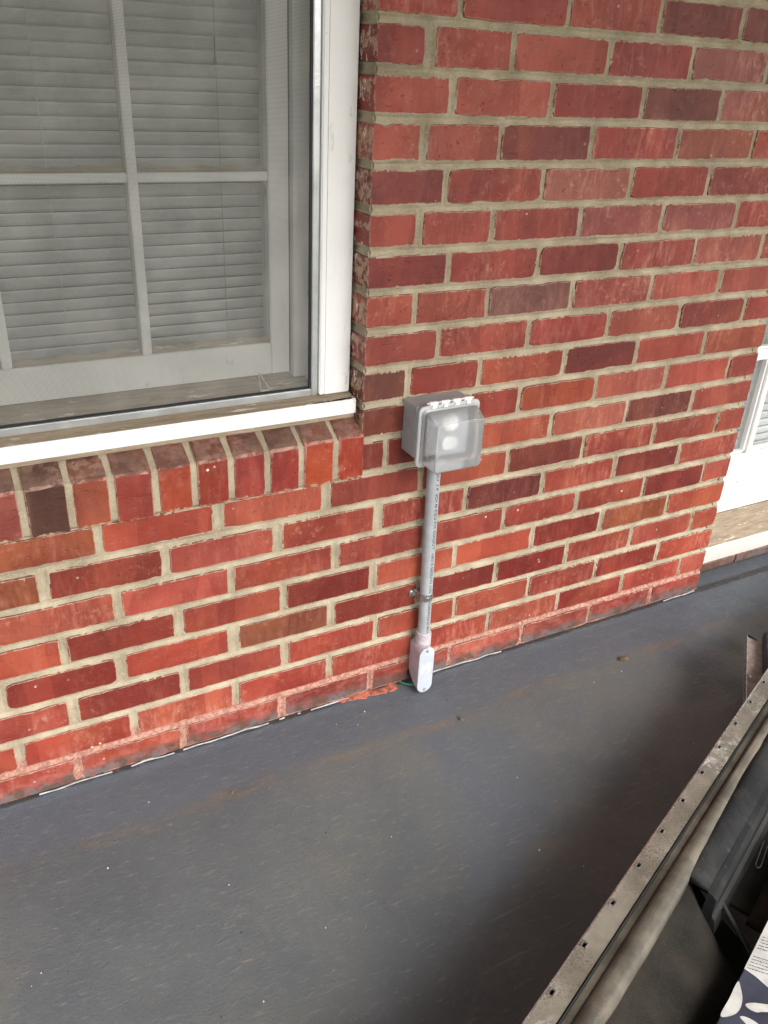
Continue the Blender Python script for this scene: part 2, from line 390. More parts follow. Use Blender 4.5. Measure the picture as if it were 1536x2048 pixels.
# ------------------------------------------------------------------ setting
H = 0.0677; W = 1.0407; JB = 0.0138
OPL = -0.96                                   # left side of the window opening
def grid_sheet(name, x0, x1, y0, y1, step, zf, mat):
    xs = np.arange(x0, x1 + step / 2, step); ys = np.arange(y0, y1 + step / 2, step)
    X, Y = np.meshgrid(xs, ys, indexing='ij'); Z = zf(X, Y)
    co = np.stack([X, Y, Z], -1).reshape(-1, 3); nx, ny = len(xs), len(ys)
    i = np.arange(nx - 1)[:, None] * ny + np.arange(ny - 1)[None]
    q = np.stack([i, i + ny, i + ny + 1, i + 1], -1).reshape(-1, 4)
    return fast_mesh(name, co, q, mat)
def fast_mesh(name, co, q, mat, parent=None, smooth=True):
    me = bpy.data.meshes.new(name)
    me.vertices.add(len(co)); me.vertices.foreach_set('co', co.astype(np.float32).ravel())
    me.loops.add(q.size); me.loops.foreach_set('vertex_index', q.astype(np.int32).ravel())
    me.polygons.add(len(q)); me.polygons.foreach_set('loop_start', np.arange(len(q), dtype=np.int32) * 4)
    me.update(calc_edges=True); me.materials.append(mat)
    if smooth: me.polygons.foreach_set('use_smooth', [True] * len(q))
    me.validate()
    o = bpy.data.objects.new(name, me); link(o)
    if parent: o.parent = parent
    return o
def floor_h(X, Y):
    z = fbm(X, Y, 9, 3) * 0.0020 + fbm(X, Y, 45, 2) * .0007
    z = z + np.clip(1 - np.abs(Y) / 0.02, 0, 1) ** 2 * 0.004 * (X < W)      # paint builds up at the wall foot
    z = z + 0.0035 * np.exp(-(((X - .1826) ** 2 + (Y + .159) ** 2) / 0.0045 ** 2))
    return z
fl = grid_sheet('porch_floor', -2.2, 2.9, -2.0, 0.24, 0.012, floor_h, FLOOR); struct(fl)
bm = bmesh.new(); box(bm, -2.2, 2.9, -2.0, 0.24, -0.35, -0.006)
struct(bobj('porch_slab', bm, FLOOR))
gs = mesh('ground', [(-60, -60, -.36), (60, -60, -.36), (60, 60, -.36), (-60, 60, -.36)], [(0, 1, 2, 3)], GROUND); struct(gs)
struct(bx('porch_ceiling', (-3.2, 4.2, -2.15, 0.245, 2.5, 2.62), CEIL, bevel=0))
struct(bx('added_shade_beam', (-3.2, 4.2, -2.15, -2.03, 2.06, 2.499), CEIL, bevel=0))  # unseen beam, added to keep light off the upper wall
# closed room behind the wall
bm = bmesh.new()
box(bm, -3.2, 4.2, 3.0, 3.1, -.3, 2.62); box(bm, -3.2, -3.1, .25, 3.0, -.3, 2.62); box(bm, 4.1, 4.2, .25, 3.0, -.3, 2.62)
box(bm, -3.1, 4.1, .25, 3.0, 2.5, 2.62); box(bm, -3.1, 4.1, .25, 3.0, -.3, -.2)
struct(bobj('interior_room', bm, ROOMM))

# ------------------------------------------------------------------ brick wall
wall = empty('brick_wall', 'red brick house wall with tan mortar joints between the window and the recessed door', 'wall')
J = {0: [-0.569, -0.37, -0.163, 0.043, 0.247, 0.451, 0.658, 0.862], 1: [-0.662, -0.46, -0.26, -0.056, 0.146, 0.346, 0.546, 0.75, 0.949],
     2: [-0.562, -0.36, -0.155, 0.051, 0.247, 0.449, 0.65, 0.852], 3: [-0.673, -0.471, -0.259, -0.054, 0.148, 0.349, 0.547, 0.747, 0.95],
     4: [-0.562, -0.361, -0.156, 0.038, 0.234, 0.44, 0.639, 0.847], 5: [-0.67, -0.464, -0.259, -0.048, 0.152, 0.352, 0.552, 0.755, 0.95],
     6: [-0.577, -0.375, -0.167, 0.044, 0.247, 0.444, 0.649, 0.849], 7: [-0.685, -0.482, -0.277, -0.069, 0.134, 0.344, 0.545, 0.75, 0.953],
     8: [0.052, 0.249, 0.445, 0.653, 0.852], 9: [0.150, 0.353, 0.55, 0.75, 0.948], 10: [0.092, 0.249, 0.454, 0.648, 0.849],
     11: [0.151, 0.354, 0.555, 0.754, 0.951], 12: [0.096, 0.251, 0.448, 0.654, 0.852], 13: [0.159, 0.356, 0.554, 0.758, 0.957],
     14: [0.095, 0.244, 0.443, 0.649, 0.855], 15: [0.141, 0.343, 0.549, 0.754, 0.955], 16: [0.093, 0.242, 0.44, 0.65, 0.857],
     17: [0.141, 0.34, 0.546, 0.744, 0.95], 18: [0.094, 0.249, 0.452, 0.649, 0.85], 19: [0.143, 0.353, 0.554, 0.756, 0.95]}
for k in (20, 22): J[k] = [x + rnd.uniform(-.004, .004) for x in (0.095, 0.249, .45, .65, .85)]
J[21] = [0.148, .35, .553, .755, .955]
WIDE = {(18, .094): .021, (10, .092): .013, (16, .093): .014, (14, .095): .015, (17, .141): .014, (6, .044): .022, (6, -.167): .019,
        (5, -.048): .017, (7, -.277): .018, (7, -.069): .019, (3, -.259): .022, (4, -.156): .014, (16, .44): .012}
def jwid(k, x):
    if (k, x) in WIDE: return WIDE[(k, x)]
    return rnd.uniform(.0125, .018) if x < .04 else rnd.uniform(.0085, .0115)
# palette: (r,g,b,wash)
def shade(r, g, b, w): c = srgb(r, g, b); return (c[0] * .60, c[1] * .76, c[2] * .70, w)
BRIGHT = [(172, 66, 50), (166, 60, 47), (176, 72, 56), (160, 58, 48), (170, 62, 52), (178, 70, 60), (164, 56, 46)]
UPPER = [(170, 58, 50), (162, 54, 48), (174, 64, 54), (168, 54, 48), (174, 68, 58), (158, 52, 46)]
DARKS = {}  # (row, index of piece) -> colour, filled by x below
SPECIAL = [  # row, x inside the brick, colour, wash
    (13, .45, (128, 38, 34), .1), (16, .34, (120, 40, 40), .15), (19, .65, (124, 46, 44), .2), (19, .85, (122, 46, 46), .2), (11, .85, (122, 34, 32), .15),
    (10, .55, (112, 34, 32), .12), (8, .75, (98, 38, 34), .15), (7, .44, (112, 38, 32), .15), (6, .35, (92, 30, 30), .12),
    (5, .85, (122, 30, 28), .1), (4, .54, (128, 34, 26), .12), (4, .75, (150, 66, 42), .3), (3, .45, (122, 28, 24), .08), (4, -.05, (122, 30, 24), .05),
    (3, -.15, (134, 62, 44), .2), (2, .75, (136, 36, 30), .15), (1, .65, (142, 38, 32), .15), (3, .05, (128, 38, 28), .15), (3, .25, (120, 34, 28), .1),
    (12, .35, (132, 72, 68), .45), (10, .05, (112, 62, 52), .25), (15, .06, (132, 46, 46), .15), (13, .08, (132, 40, 36), .1),
    (9, .07, (122, 52, 40), .2), (8, .02, (128, 42, 34), .2), (8, .15, (118, 34, 28), .1), (4, -.45, (140, 44, 32), .15), (3, -.57, (138, 40, 30), .15),
    (6, -.47, (146, 50, 38), .2), (6, -.68, (142, 62, 38), .3), (7, -.6, (158, 68, 44), .3), (2, -.45, (142, 44, 36), .2), (5, .65, (138, 44, 32), .2),
    (6, .75, (120, 34, 28), .1), (17, .64, (128, 54, 48), .25), (9, .45, (168, 62, 40), .35), (10, .35, (172, 66, 48), .6), (16, .75, (164, 74, 60), .8),
    (15, .44, (172, 84, 76), 1.0), (14, .55, (162, 72, 68), .9), (14, .75, (158, 70, 68), .9), (17, .85, (168, 80, 76), .9), (18, .75, (164, 80, 74), 1.0),
    (12, .16, (168, 66, 52), .4), (13, .85, (176, 78, 68), .7), (12, .55, (166, 66, 60), .7), (9, .65, (172, 72, 62), .7), (8, .55, (174, 76, 66), .7)]
bricks = []      # (x0,x1,z0,z1) on the wall face
def brick_mesh(L, Hh, D, seed, left_free=False, right_free=False):
    """rough-arrised brick, centred on x, z from 0, front at y=0"""
    rr = np.random.RandomState(seed)
    nx, nz = 14, 5; pts = []
    rc = 0.0010 * rr.uniform(.3, 1.6) + (.002 if rr.rand() < .15 else 0)
    def cr(px, pz):
        return px, pz
    for i in range(nx): pts.append((-L / 2 + L * i / nx, 0, 0, -1))
    for i in range(nz): pts.append((L / 2, Hh * i / nz, 1, 0))
    for i in range(nx): pts.append((L / 2 - L * i / nx, Hh, 0, 1))
    for i in range(nz): pts.append((-L / 2, Hh - Hh * i / nz, -1, 0))
    out = []
    chips = [(rr.randint(len(pts)), rr.uniform(.001, .0035)) for _ in range(rr.randint(0, 3))]
    for j, (x, z, ax, az) in enumerate(pts):
        amp = rr.normal(0, .00055)
        for cj, ca in chips:
            if abs(cj - j) <= 1: amp -= ca * (1 if cj == j else .5)
        corner = j in (0, nx, nx + nz, 2 * nx + nz)
        if corner:
            x -= rc * np.sign(x); z += rc * (1 if z < Hh / 2 else -1)
        x += ax * amp; z += az * amp
        out.append((x, z))
    n = len(out); V = []; Fc = []
    cz = Hh / 2
    def ring(y, inset, k=1):
        for x, z in out:
            ix = inset * np.sign(x) if abs(x) > L / 2 - .004 else 0
            iz = inset * np.sign(z - cz) if abs(z - cz) > Hh / 2 - .004 else 0
            V.append((x - ix, y, z - iz))
    ring(0, .0017); ring(.0005, .0007); ring(.0021, 0); ring(D, 0)
    for r_ in range(3):
        for i in range(n):
            j = (i + 1) % n
            Fc.append((r_ * n + i, r_ * n + j, (r_ + 1) * n + j, (r_ + 1) * n + i))
    Fc.append(tuple(range(n))[::-1]); Fc.append(tuple(range(3 * n, 4 * n)))
    Fc = [tuple(f[::-1]) for f in Fc]
    return V, Fc
def colour_for(k, xc):
    for r_, x, c, w in SPECIAL:
        if r_ == k and abs(xc - x) < .075:
            q_ = .72 if sum(c) < 230 else 1; return shade(*[c[i_] * q_ + (158, 58, 50)[i_] * (1 - q_) for i_ in range(3)], w + .08)
    pal = UPPER if k >= 14 else BRIGHT
    if 10 <= k < 14: pal = UPPER if rnd.random() < .4 else BRIGHT
    c = rnd.choice(pal); j = rnd.uniform(.93, 1.06)
    return shade(c[0] * j, c[1] * j, c[2] * j, rnd.uniform(.15, .75) + (.2 if k > 11 and xc > .45 else 0))
sid = [0]
def add_brick(x0, x1, k, z0=None, z1=None, y=None, D=.092, col=None):
    sid[0] += 1
    z0 = k * H + JB / 2 + rnd.uniform(-.0009, .0009) if z0 is None else z0
    z1 = (k + 1) * H - JB / 2 + rnd.uniform(-.0009, .0009) if z1 is None else z1
    V, Fc = brick_mesh(x1 - x0, z1 - z0, D, sid[0])
    o = mesh('brick', V, Fc, BRICK, None); o.parent = wall
    o.location = ((x0 + x1) / 2, rnd.uniform(-.0012, .0012) if y is None else y, z0)
    o.rotation_euler = (0, R(rnd.uniform(-.25, .25)), R(rnd.uniform(-.25, .25)))
    o.color = col or colour_for(k, (x0 + x1) / 2)
    bricks.append((x0, x1, z0, z1))
    return o
for k in range(23):
    xs = sorted(J[k]); ws = {x: jwid(k, x) for x in xs}
    lo = 0.0 if k >= 8 else None
    seq = []
    if k < 8:
        x = xs[0]
        while x > -1.4: x -= .2032; w_ = rnd.uniform(.013, .018); xs.insert(0, x); ws[x] = w_
        start = xs.pop(0); st = start + .007
    else:
        st = 0.0
    for x in xs:
        seq.append((st, x - ws[x] / 2)); st = x + ws[x] / 2
    seq.append((st, W + rnd.uniform(-.002, .002)))
    for (a_, b_) in seq:
        if b_ - a_ > .02: add_brick(a_, b_, k)
wall_faces = list(bricks)
# rowlock sill under the window: bricks on edge, sloping top
RJ = [0.0019, -0.0568, -0.1245, -0.1878, -0.2543, -0.3183, -0.3837, -0.4538, -0.5185, -0.5890]
while RJ[-1] > OPL + .03: RJ.append(RJ[-1] - .0665)
RCOL = [(176, 52, 32), (182, 62, 34), (160, 46, 38), (158, 48, 42), (164, 48, 34), (178, 62, 40), (156, 52, 42), (160, 66, 48), (96, 52, 42), (150, 60, 54), (160, 60, 45), (150, 52, 40), (165, 62, 48), (158, 55, 45), (150, 50, 42)]
def sloped_brick(x0, x1, i):
    yf = -.0125 + rnd.uniform(-.0015, .0015); zb = 8 * H + rnd.uniform(-.002, .001); zt = .627 + rnd.uniform(-.002, .002)
    sl = math.tan(R(25)); D = .085
    nx = 6; V = []; Fc = []
    def prof(x, ins, j):
        e = lambda s_: float(rnd.gauss(0, s_))
        return [(x, yf + .0 + D, zb), (x, yf + .003, zb + ins + e(.0004)), (x, yf + ins, zb + .003 + e(.0006)), (x, yf + ins + e(.0003), (zb + zt) / 2),
                (x, yf + ins + e(.0003), zt - .0045 + e(.0007)), (x, yf + .0035 + e(.0005), zt - ins * .7 + e(.0004)), (x, yf + .010, zt + .010 * sl - ins * .6), (x, yf + D / 2, zt + D / 2 * sl - ins * .7 + e(.0005)), (x, yf + D, zt + D * sl - ins)]
    stations = [(x0, .0022), (x0 + .0018, .0006), (x0 + .005, 0)] + [(x0 + (x1 - x0) * t, 0) for t in (.35, .65)] + [(x1 - .005, 0), (x1 - .0018, .0006), (x1, .0022)]
    for s_i, (x, ins) in enumerate(stations): V += prof(x + rnd.gauss(0, .0003), ins, s_i)
    m_ = 9
    for s_i in range(len(stations) - 1):
        for j in range(m_):
            j2 = (j + 1) % m_
            Fc.append((s_i * m_ + j, s_i * m_ + j2, (s_i + 1) * m_ + j2, (s_i + 1) * m_ + j))
    Fc.append(tuple(range(m_))[::-1]); Fc.append(tuple((len(stations) - 1) * m_ + j for j in range(m_)))
    o = mesh('sill_brick', V, Fc, BRICK, None); o.parent = wall
    me = o.data; b_ = bmesh.new(); b_.from_mesh(me); bmesh.ops.recalc_face_normals(b_, faces=b_.faces); b_.to_mesh(me); b_.free()
    c = RCOL[i % len(RCOL)]; o.color = shade(*c, .3 if i != 8 else .1)
    return o
for i in range(len(RJ) - 1):
    jw = .0105 if i else .0
    x1 = RJ[i] - (.0053 if i else .002); x0 = RJ[i + 1] + .0053
    if x0 < OPL: x0 = OPL + .004
    sloped_brick(x0, x1, i)
# mortar between the rowlocks: a slightly lower sloping core
bm = bmesh.new(); zt = .627; sl = math.tan(R(25))
ns = 400; prev = None
for i in range(ns + 1):
    x = OPL + .001 + (-.004 - OPL) * i / ns
    o1 = .0030 + .0022 * float(fbm(x, .3, 140, 2)); o2 = .0028 + .003 * float(fbm(x, 3.3, 160, 2))
    pr = [(x, .07, 8 * H + .001), (x, -.0125 + .006, 8 * H + .001), (x, -.0125 + o1, 8 * H + .006), (x, -.0125 + o1 * 1.2, .59), (x, -.0125 + o1, zt - o2 - .003), (x, -.0085 + o1, zt - o2), (x, .03, zt + .0425 * sl - o2), (x, .07, zt + .0825 * sl - .003)]
    cur = [bm.verts.new(q) for q in pr]
    if prev:
        for j in range(len(cur)):
            j2 = (j + 1) % len(cur); bm.faces.new((prev[j], prev[j2], cur[j2], cur[j]))
    else: bm.faces.new(cur)
    prev = cur
bm.faces.new(prev[::-1])
bobj('sill_mortar', bm, MORTAR, wall, smooth=True)

# mortar relief sheet on the wall face
def mortar_y(X, Z):
    d = np.full(X.shape, 1.0)                 # distance outside the nearest brick
    for (x0, x1, z0, z1) in wall_faces:
        mx = (X > x0 - .03) & (X < x1 + .03) & (Z > z0 - .03) & (Z < z1 + .03)
        if not mx.any(): continue
        dx = np.maximum(x0 - X[mx], X[mx] - x1); dz = np.maximum(z0 - Z[mx], Z[mx] - z1)
        dd = np.maximum(dx, dz); d[mx] = np.minimum(d[mx], dd)
    n1 = fbm(X, Z, 160, 3); n2 = fbm(X, Z, 30, 3); n3 = fbm(X + 5, Z, 12, 2)
    t = np.clip(d / .0070, 0, 1)
    y = .0003 + .0064 * (1 - (1 - t) ** 2) + n1 * .0024 + n2 * .0028
    inside = d < 0
    smear = (n1 + n2 + n3) > .18
    yi = np.where(smear & (d > -.0022), -.0004, .0035)
    return np.where(inside, np.where(d < -.0025, .004, yi), y)
def relief(name, x0, x1, z0, z1, st, fixed=None):
    xs = np.arange(x0, x1 + st / 2, st); zs = np.arange(z0, z1 + st / 2, st)
    xs[-1] = x1
    X, Z = np.meshgrid(xs, zs, indexing='ij'); Y = mortar_y(X, Z)
    co = np.stack([X, Y, Z], -1).reshape(-1, 3); nx, nz = len(xs), len(zs)
    i = np.arange(nx - 1)[:, None] * nz + np.arange(nz - 1)[None]
    q = np.stack([i, i + nz, i + nz + 1, i + 1], -1).reshape(-1, 4)
    o = fast_mesh(name, co, q, MORTAR); o.parent = wall; return o
TOPZ = 23 * H
relief('mortar', -1.40, -0.002, 0.0, 8 * H - .001, .0034)
relief('mortar', 0.0014, W - .002, 0.0, TOPZ, .0030)
relief('mortar', -0.004, 0.0055, 0.0, 8 * H, .0030)
bm = bmesh.new()
box(bm, -1.40, -.003, .0075, .088, 0, 8 * H - .004)
box(bm, .0065, W - .0055, .0085, .088, 0, TOPZ)
box(bm, -.0029, .0039, .0076, .087, 0, 8 * H - .005)
# outer wythe backing
box(bm, -1.40, OPL - .02, .089, .235, 0, TOPZ); box(bm, .02, W - .004, .089, .235, 0, TOPZ); box(bm, OPL - .019, .019, .089, .235, 0, .66)
bobj('mortar_core', bm, MORTAR, wall)
# reveal joints (brick ends facing the window) : tooled mortar proud of the core
ys_ = np.arange(.0012, .088, .003); zs_ = np.arange(8 * H - .004, TOPZ, .003)
YY, ZZ = np.meshgrid(ys_, zs_, indexing='ij'); fr_ = np.abs(((ZZ / H + .5) % 1) - .5) * H        # distance from the bed joint centre
tt = np.clip((JB / 2 - fr_) / (JB / 2), 0, 1)
XX = np.where(fr_ > JB / 2 + .001, .004, .0010 + .0040 * (1 - (1 - tt) ** 2) + fbm(YY, ZZ, 150, 3) * .003)
co = np.stack([XX, YY, ZZ], -1).reshape(-1, 3); i_ = np.arange(len(ys_) - 1)[:, None] * len(zs_) + np.arange(len(zs_) - 1)[None]
fast_mesh('reveal_mortar', co, np.stack([i_, i_ + 1, i_ + len(zs_) + 1, i_ + len(zs_)], -1).reshape(-1, 4), MORTAR, wall)
# end of the wall by the door : same
bm = bmesh.new()
for k in range(0, 23):
    z = k * H
    for i in range(10):
        y0 = .0035 + .084 * i / 10
        cx_ = W - .0035 - rnd.uniform(0, .0025)
        box(bm, W - .02, cx_, y0, y0 + .0085, z - JB / 2 - rnd.uniform(0, .001), z + JB / 2 + rnd.uniform(0, .001))
bobj('end_mortar', bm, MORTAR, wall)
# courses above the picture, the pier left of the window, the wall beyond the door: joined
bm = bmesh.new(); bmm = bmesh.new()
def plain_field(x0, x1, k0, k1):
    for k in range(k0, k1):
        x = x0 - (.1016 if k % 2 else 0)
        while x < x1 - .01:
            a_, b_ = max(x + .006, x0 + .0), min(x + .197, x1)
            if b_ - a_ > .02: box(bm, a_, b_, 0, .09, k * H + .008, (k + 1) * H - .008)
            x += .2032
    box(bmm, x0 + .003, x1 - .003, .0045, .235, k0 * H, k1 * H)
plain_field(-3.1, -1.412, 0, 37); plain_field(-1.408, OPL, 8, 37); plain_field(0.0, W, 23, 37); plain_field(2.10, 4.1, 0, 37)
plain_field(OPL + .002, -.002, 30, 37); plain_field(W + .002, 2.098, 31, 37)
o = bobj('outer_brickwork', bm, BRICK, wall); o['kind'] = 'stuff'; o.color = shade(160, 60, 50, .4)
o = bobj('outer_mortar', bmm, MORTAR, wall); o['kind'] = 'stuff'
# low dirty course below the door threshold
for i in range(5):
    x0 = 1.06 + i * .2; o = add_brick(x0, x0 + .19, 0, -.02, .033 + rnd.uniform(-.003, .003), y=.062, D=.03, col=shade(112, 58, 44, .3))
bx('threshold_mortar', (1.045, 2.08, .068, .235, -.02, .0385), MORTAR, wall, 0)

# caulk bead and paint at the wall foot
bm = bmesh.new(); xx = -.95; prev = None
while xx < W - .01:
    g = float(vnoise(xx, 2.2, 9)); on = (xx < .02 and g > .22 and float(vnoise(xx, 9.9, 40)) > .18) or (.19 < xx < .40) or (xx >= .40 and g > .62)
    wv = .0005 + .0012 * float(vnoise(xx, 7.7, 60)); yb = -.0005 - .004 * float(vnoise(xx, 1.1, 30)); zz = .0045 + .002 * float(vnoise(xx, 4.4, 25))
    cur = [bm.verts.new(q) for q in ((xx, yb + .001, zz + wv), (xx, yb - wv * .8, zz + wv * .6), (xx, yb - wv, zz - .0015), (xx, yb + .002, zz - .004))] if on else None
    if prev and cur:
        for j in range(4): bm.faces.new((prev[j], prev[(j + 1) % 4], cur[(j + 1) % 4], cur[j]))
    prev = cur; xx += .006
bobj('caulk_bead', bm, CAULK, wall, smooth=True)
def splat(name, pts, z, mat, parent, th=.0012, seed=1):
    rr = random.Random(seed); V = []; n = 48
    P_ = [Vector(p) for p in pts]
    # closed smooth outline with ragged edge
    out = []
    m_ = len(P_)
    for i in range(m_):
        for t in range(n // m_ + 1):
            s_ = t / (n // m_ + 1); p = P_[i].lerp(P_[(i + 1) % m_], s_)
            out.append((p.x + rr.gauss(0, .0022), p.y + rr.gauss(0, .0022)))
    N_ = len(out); V = [(x, y, z) for x, y in out] + [(x, y, z - th) for x, y in out]
    Fc = [tuple(range(N_))] + [(i, N_ + i, N_ + (i + 1) % N_, (i + 1) % N_) for i in range(N_)]
    return mesh(name, V, Fc, mat, parent)
o = splat('paint_splash', [(-.045, .002), (-.030, -.006), (.02, -.012), (.075, -.020), (.100, -.013), (.105, -.002), (.05, .001)], .0062, ORANGE, None, .003, 3)
o['label'] = 'orange paint splash on the grey floor at the foot of the brick wall'; o['category'] = 'paint splash'

# ------------------------------------------------------------------ window
win = empty('window', 'white painted wooden sash window with muntins, set in the brick wall', 'window', (-.48, .1, .66))
bm = bmesh.new()     # right casing: moulded
box(bm, -.055, -.0035, .050, .150, .690, 2.02)
bobj('casing', bm, WHITE, win, .002)
bx('casing_bead', (-.0655, -.0552, .046, .150, .692, 2.02), WHITE, win, .0018)
bx('casing', (OPL + .0035, OPL + .055, .050, .150, .690, 2.02), WHITE, win, .002)
bx('casing_bead', (OPL + .0552, OPL + .0655, .046, .150, .692, 2.02), WHITE, win, .0018)
bx('head_casing', (OPL + .066, -.066, .050, .150, 1.955, 2.02), WHITE, win, .002)
# lintel above the head is brickwork; sill
def prism_x(name, prof, x0, x1, mat, parent, fm=None, bevel=0):
    n = len(prof); V = [(x0, y, z) for y, z in prof] + [(x1, y, z) for y, z in prof]
    Fc = [tuple(range(n)), tuple(range(2 * n - 1, n - 1, -1))] + [(i, i + n, (i + 1) % n + n, (i + 1) % n) for i in range(n)]
    mi = None
    if fm: mi = [0, 0] + list(fm)
    o = mesh(name, V, Fc, mat, parent, fmat=mi)
    b_ = bmesh.new(); b_.from_mesh(o.data); bmesh.ops.recalc_face_normals(b_, faces=b_.faces)
    if bevel: bmesh.ops.bevel(b_, geom=list(b_.edges), offset=bevel, segments=2, affect='EDGES', clamp_overlap=True)
    b_.to_mesh(o.data); b_.free(); return o
prism_x('sill_board', [(.0215, .6585), (.0205, .6825), (.0235, .6855), (.052, .6895), (.17, .7250), (.17, .6585)], OPL + .003, -.0035, [WHITE2, WOOD], win, [0, 0, 1, 1, 0, 0])
prism_x('sill_apron', [(.0275, .6485), (.0265, .6584), (.10, .6584), (.10, .6485)], OPL + .003, -.004, WOOD, win)
# ragged paint skin over the horn of the sill
splat('sill_paint_lip', [(-.10, .0225), (-.05, .0222), (-.006, .0225), (-.006, .030), (-.02, .0262), (-.07, .0255)], .6868, WHITE2, win, .0016, 9)
# jambs between screen and sash
bx('jamb', (-.0960, -.0665, .092, .20, .715, 1.955), SASHW, win, .001)
bx('sash_gap_shade', (-.0975, -.0962, .1075, .14, .7225, 1.955), DARK, win, 0)  # dark strip standing in for the shade inside the gap
bx('jamb', (OPL + .0665, OPL + .0975, .075, .20, .715, 1.955), SASHW, win, .001)
sash = bx('sash', (-.134, -.0985, .105, .143, .7215, 1.345), SASHW, win, .0016)
def spart(name, b, mat=SASHW, bev=.0014):
    return bx(name, b, mat, sash, bev)
SL = -.862
spart('stile', (SL, SL + .036, .105, .143, .7215, 1.345)); spart('bottom_rail', (SL + .0365, -.1345, .1052, .1428, .7217, .779)); spart('meeting_rail', (SL + .0365, -.1345, .1052, .1428, 1.331, 1.345))
for xc in (-.3515, -.5685): spart('muntin', (xc - .0075, xc + .0075, .106, .136, .7795, 1.3305))
for xa, xb in ((SL + .0365, -.5765), (-.5605, -.3595), (-.3435, -.1345)):
    spart('muntin', (xa, xb, .107, .135, 1.0485, 1.0625))
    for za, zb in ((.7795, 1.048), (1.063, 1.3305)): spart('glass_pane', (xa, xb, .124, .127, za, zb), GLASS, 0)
    # cracked putty along the lower edges of the panes
    for zz in (.7795, 1.063):
        b_ = bmesh.new(); x = xa; pv = None
        while x < xb:
            h_ = .0045 + .005 * float(vnoise(x, zz, 90)); dd = .003 + .0035 * float(vnoise(x, zz + 3, 110))
            c_ = [b_.verts.new(q) for q in ((x, .1235, zz + h_), (x, .1235 - dd, zz + h_ * .7), (x, .1100, zz + .0008), (x, .1235, zz))]
            if pv:
                for j in range(4): b_.faces.new((pv[j], pv[(j + 1) % 4], c_[(j + 1) % 4], c_[j]))
            pv = c_; x += .004
        bobj('putty', b_, WOOD, sash)
bx('upper_sash', (SL + .001, -.0985, .146, .18, 1.335, 1.95), SASHW, win, .001)['label'] = 'upper sash behind the lower one'
# window screen
scr = empty('window_screen', 'aluminium framed insect screen fitted over the outside of the window', 'screen', (-.48, .06, .69))
for nm, b in (('frame_bar', (-.0785, -.0662, .0520, .0600, .6905, 1.95)), ('frame_bar', (OPL + .0662, OPL + .0785, .0520, .0600, .6905, 1.95)),
              ('frame_bar', (OPL + .0787, -.0787, .0520, .0600, .6905, .7035)), ('frame_bar', (OPL + .0787, -.0787, .0520, .0600, 1.938, 1.95))):
    bx(nm, b, ALU, scr, .0012)
for b in ((-.0826, -.0787, .0548, .0590, .7037, 1.938), (OPL + .0787, -.0827, .0548, .0590, .7037, .7075)): bx('spline', b, DARK, scr, .0008)
mesh('screen_cloth', [(OPL + .0787, .0575, .7036), (-.0787, .0575, .7036), (-.0787, .0575, 1.938), (OPL + .0787, .0575, 1.938)], [(0, 1, 2, 3)], SCREEN, scr)
bm = bmesh.new(); tube(bm, [(-.170, .0640, .7080), (-.168, .078, .7325), (-.165, .083, .7335), (-.153, .066, .7080)], .0009, 6); bobj('lift_wire', bm, STEEL, scr)
bx('lift_tab', (-.170, -.154, .0610, .0650, .7040, .7085), CHIP_GLINT, scr, .0005)
# venetian blind
bl = empty('window_blind', 'closed off-white venetian blind hanging behind the window panes', 'blind', (-.48, .17, 1.9))
def slat_mesh(L, hh, mat, pitchback):
    V = []; Fc = []; n = 4
    for xx in (-L / 2, L / 2):
        for i in range(n + 1):
            t = i / n; z = -hh / 2 + hh * t; y = -pitchback * (t - .5) - .0009 * math.sin(math.pi * t)
            V.append((xx, y, z)); V.append((xx, y + .0007, z))
    k = 2 * (n + 1)
    for i in range(n):
        a_ = 2 * i
        Fc += [(a_, a_ + 2, a_ + 2 + k, a_ + k), (a_ + 1, a_ + 1 + k, a_ + 3 + k, a_ + 3)]
    Fc += [(0, k, k + 1, 1), (2 * n, 2 * n + 1, 2 * n + 1 + k, 2 * n + k)]
    me = bpy.data.meshes.new('slat'); me.from_pydata(V, [], Fc); me.materials.append(mat)
    me.polygons.foreach_set('use_smooth', [True] * len(me.polygons)); me.update(); return me
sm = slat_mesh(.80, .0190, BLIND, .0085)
z = .768 - .0193 * 2 + .0096
i = 0
while z < 1.93:
    o = bpy.data.objects.new('slat', sm); link(o); o.parent = bl
    o.location = Vector((-.478 + rnd.uniform(-.001, .001), .172, z)) - bl.location
    o.rotation_euler = (R(rnd.uniform(-1.2, 1.2)), R(rnd.uniform(-.04, .04)), 0)
    z += .0193; i += 1
bm = bmesh.new(); tube(bm, [(-.195, .160, .745), (-.199, .160, 1.95)], .00055, 6); bobj('cord', bm, M_plain('cord', (.22, .21, .19, 1), .8), bl)
bm = bmesh.new(); tube(bm, [(-.466, .162, .745), (-.466, .162, 1.95)], .0006, 6); bobj('cord', bm, BLIND, bl)
bm = bmesh.new(); cyl(bm, (-.1995, .156, 1.212), (-.199, .156, 1.222), .0035, 10, .002); cyl(bm, (-.199, .156, 1.222), (-.1985, .156, 1.25), .0012, 8); bobj('tassel', bm, DARK, bl)
bx('head_rail', (-.88, -.078, .16, .188, 1.93, 1.955), BLIND, bl, .001)

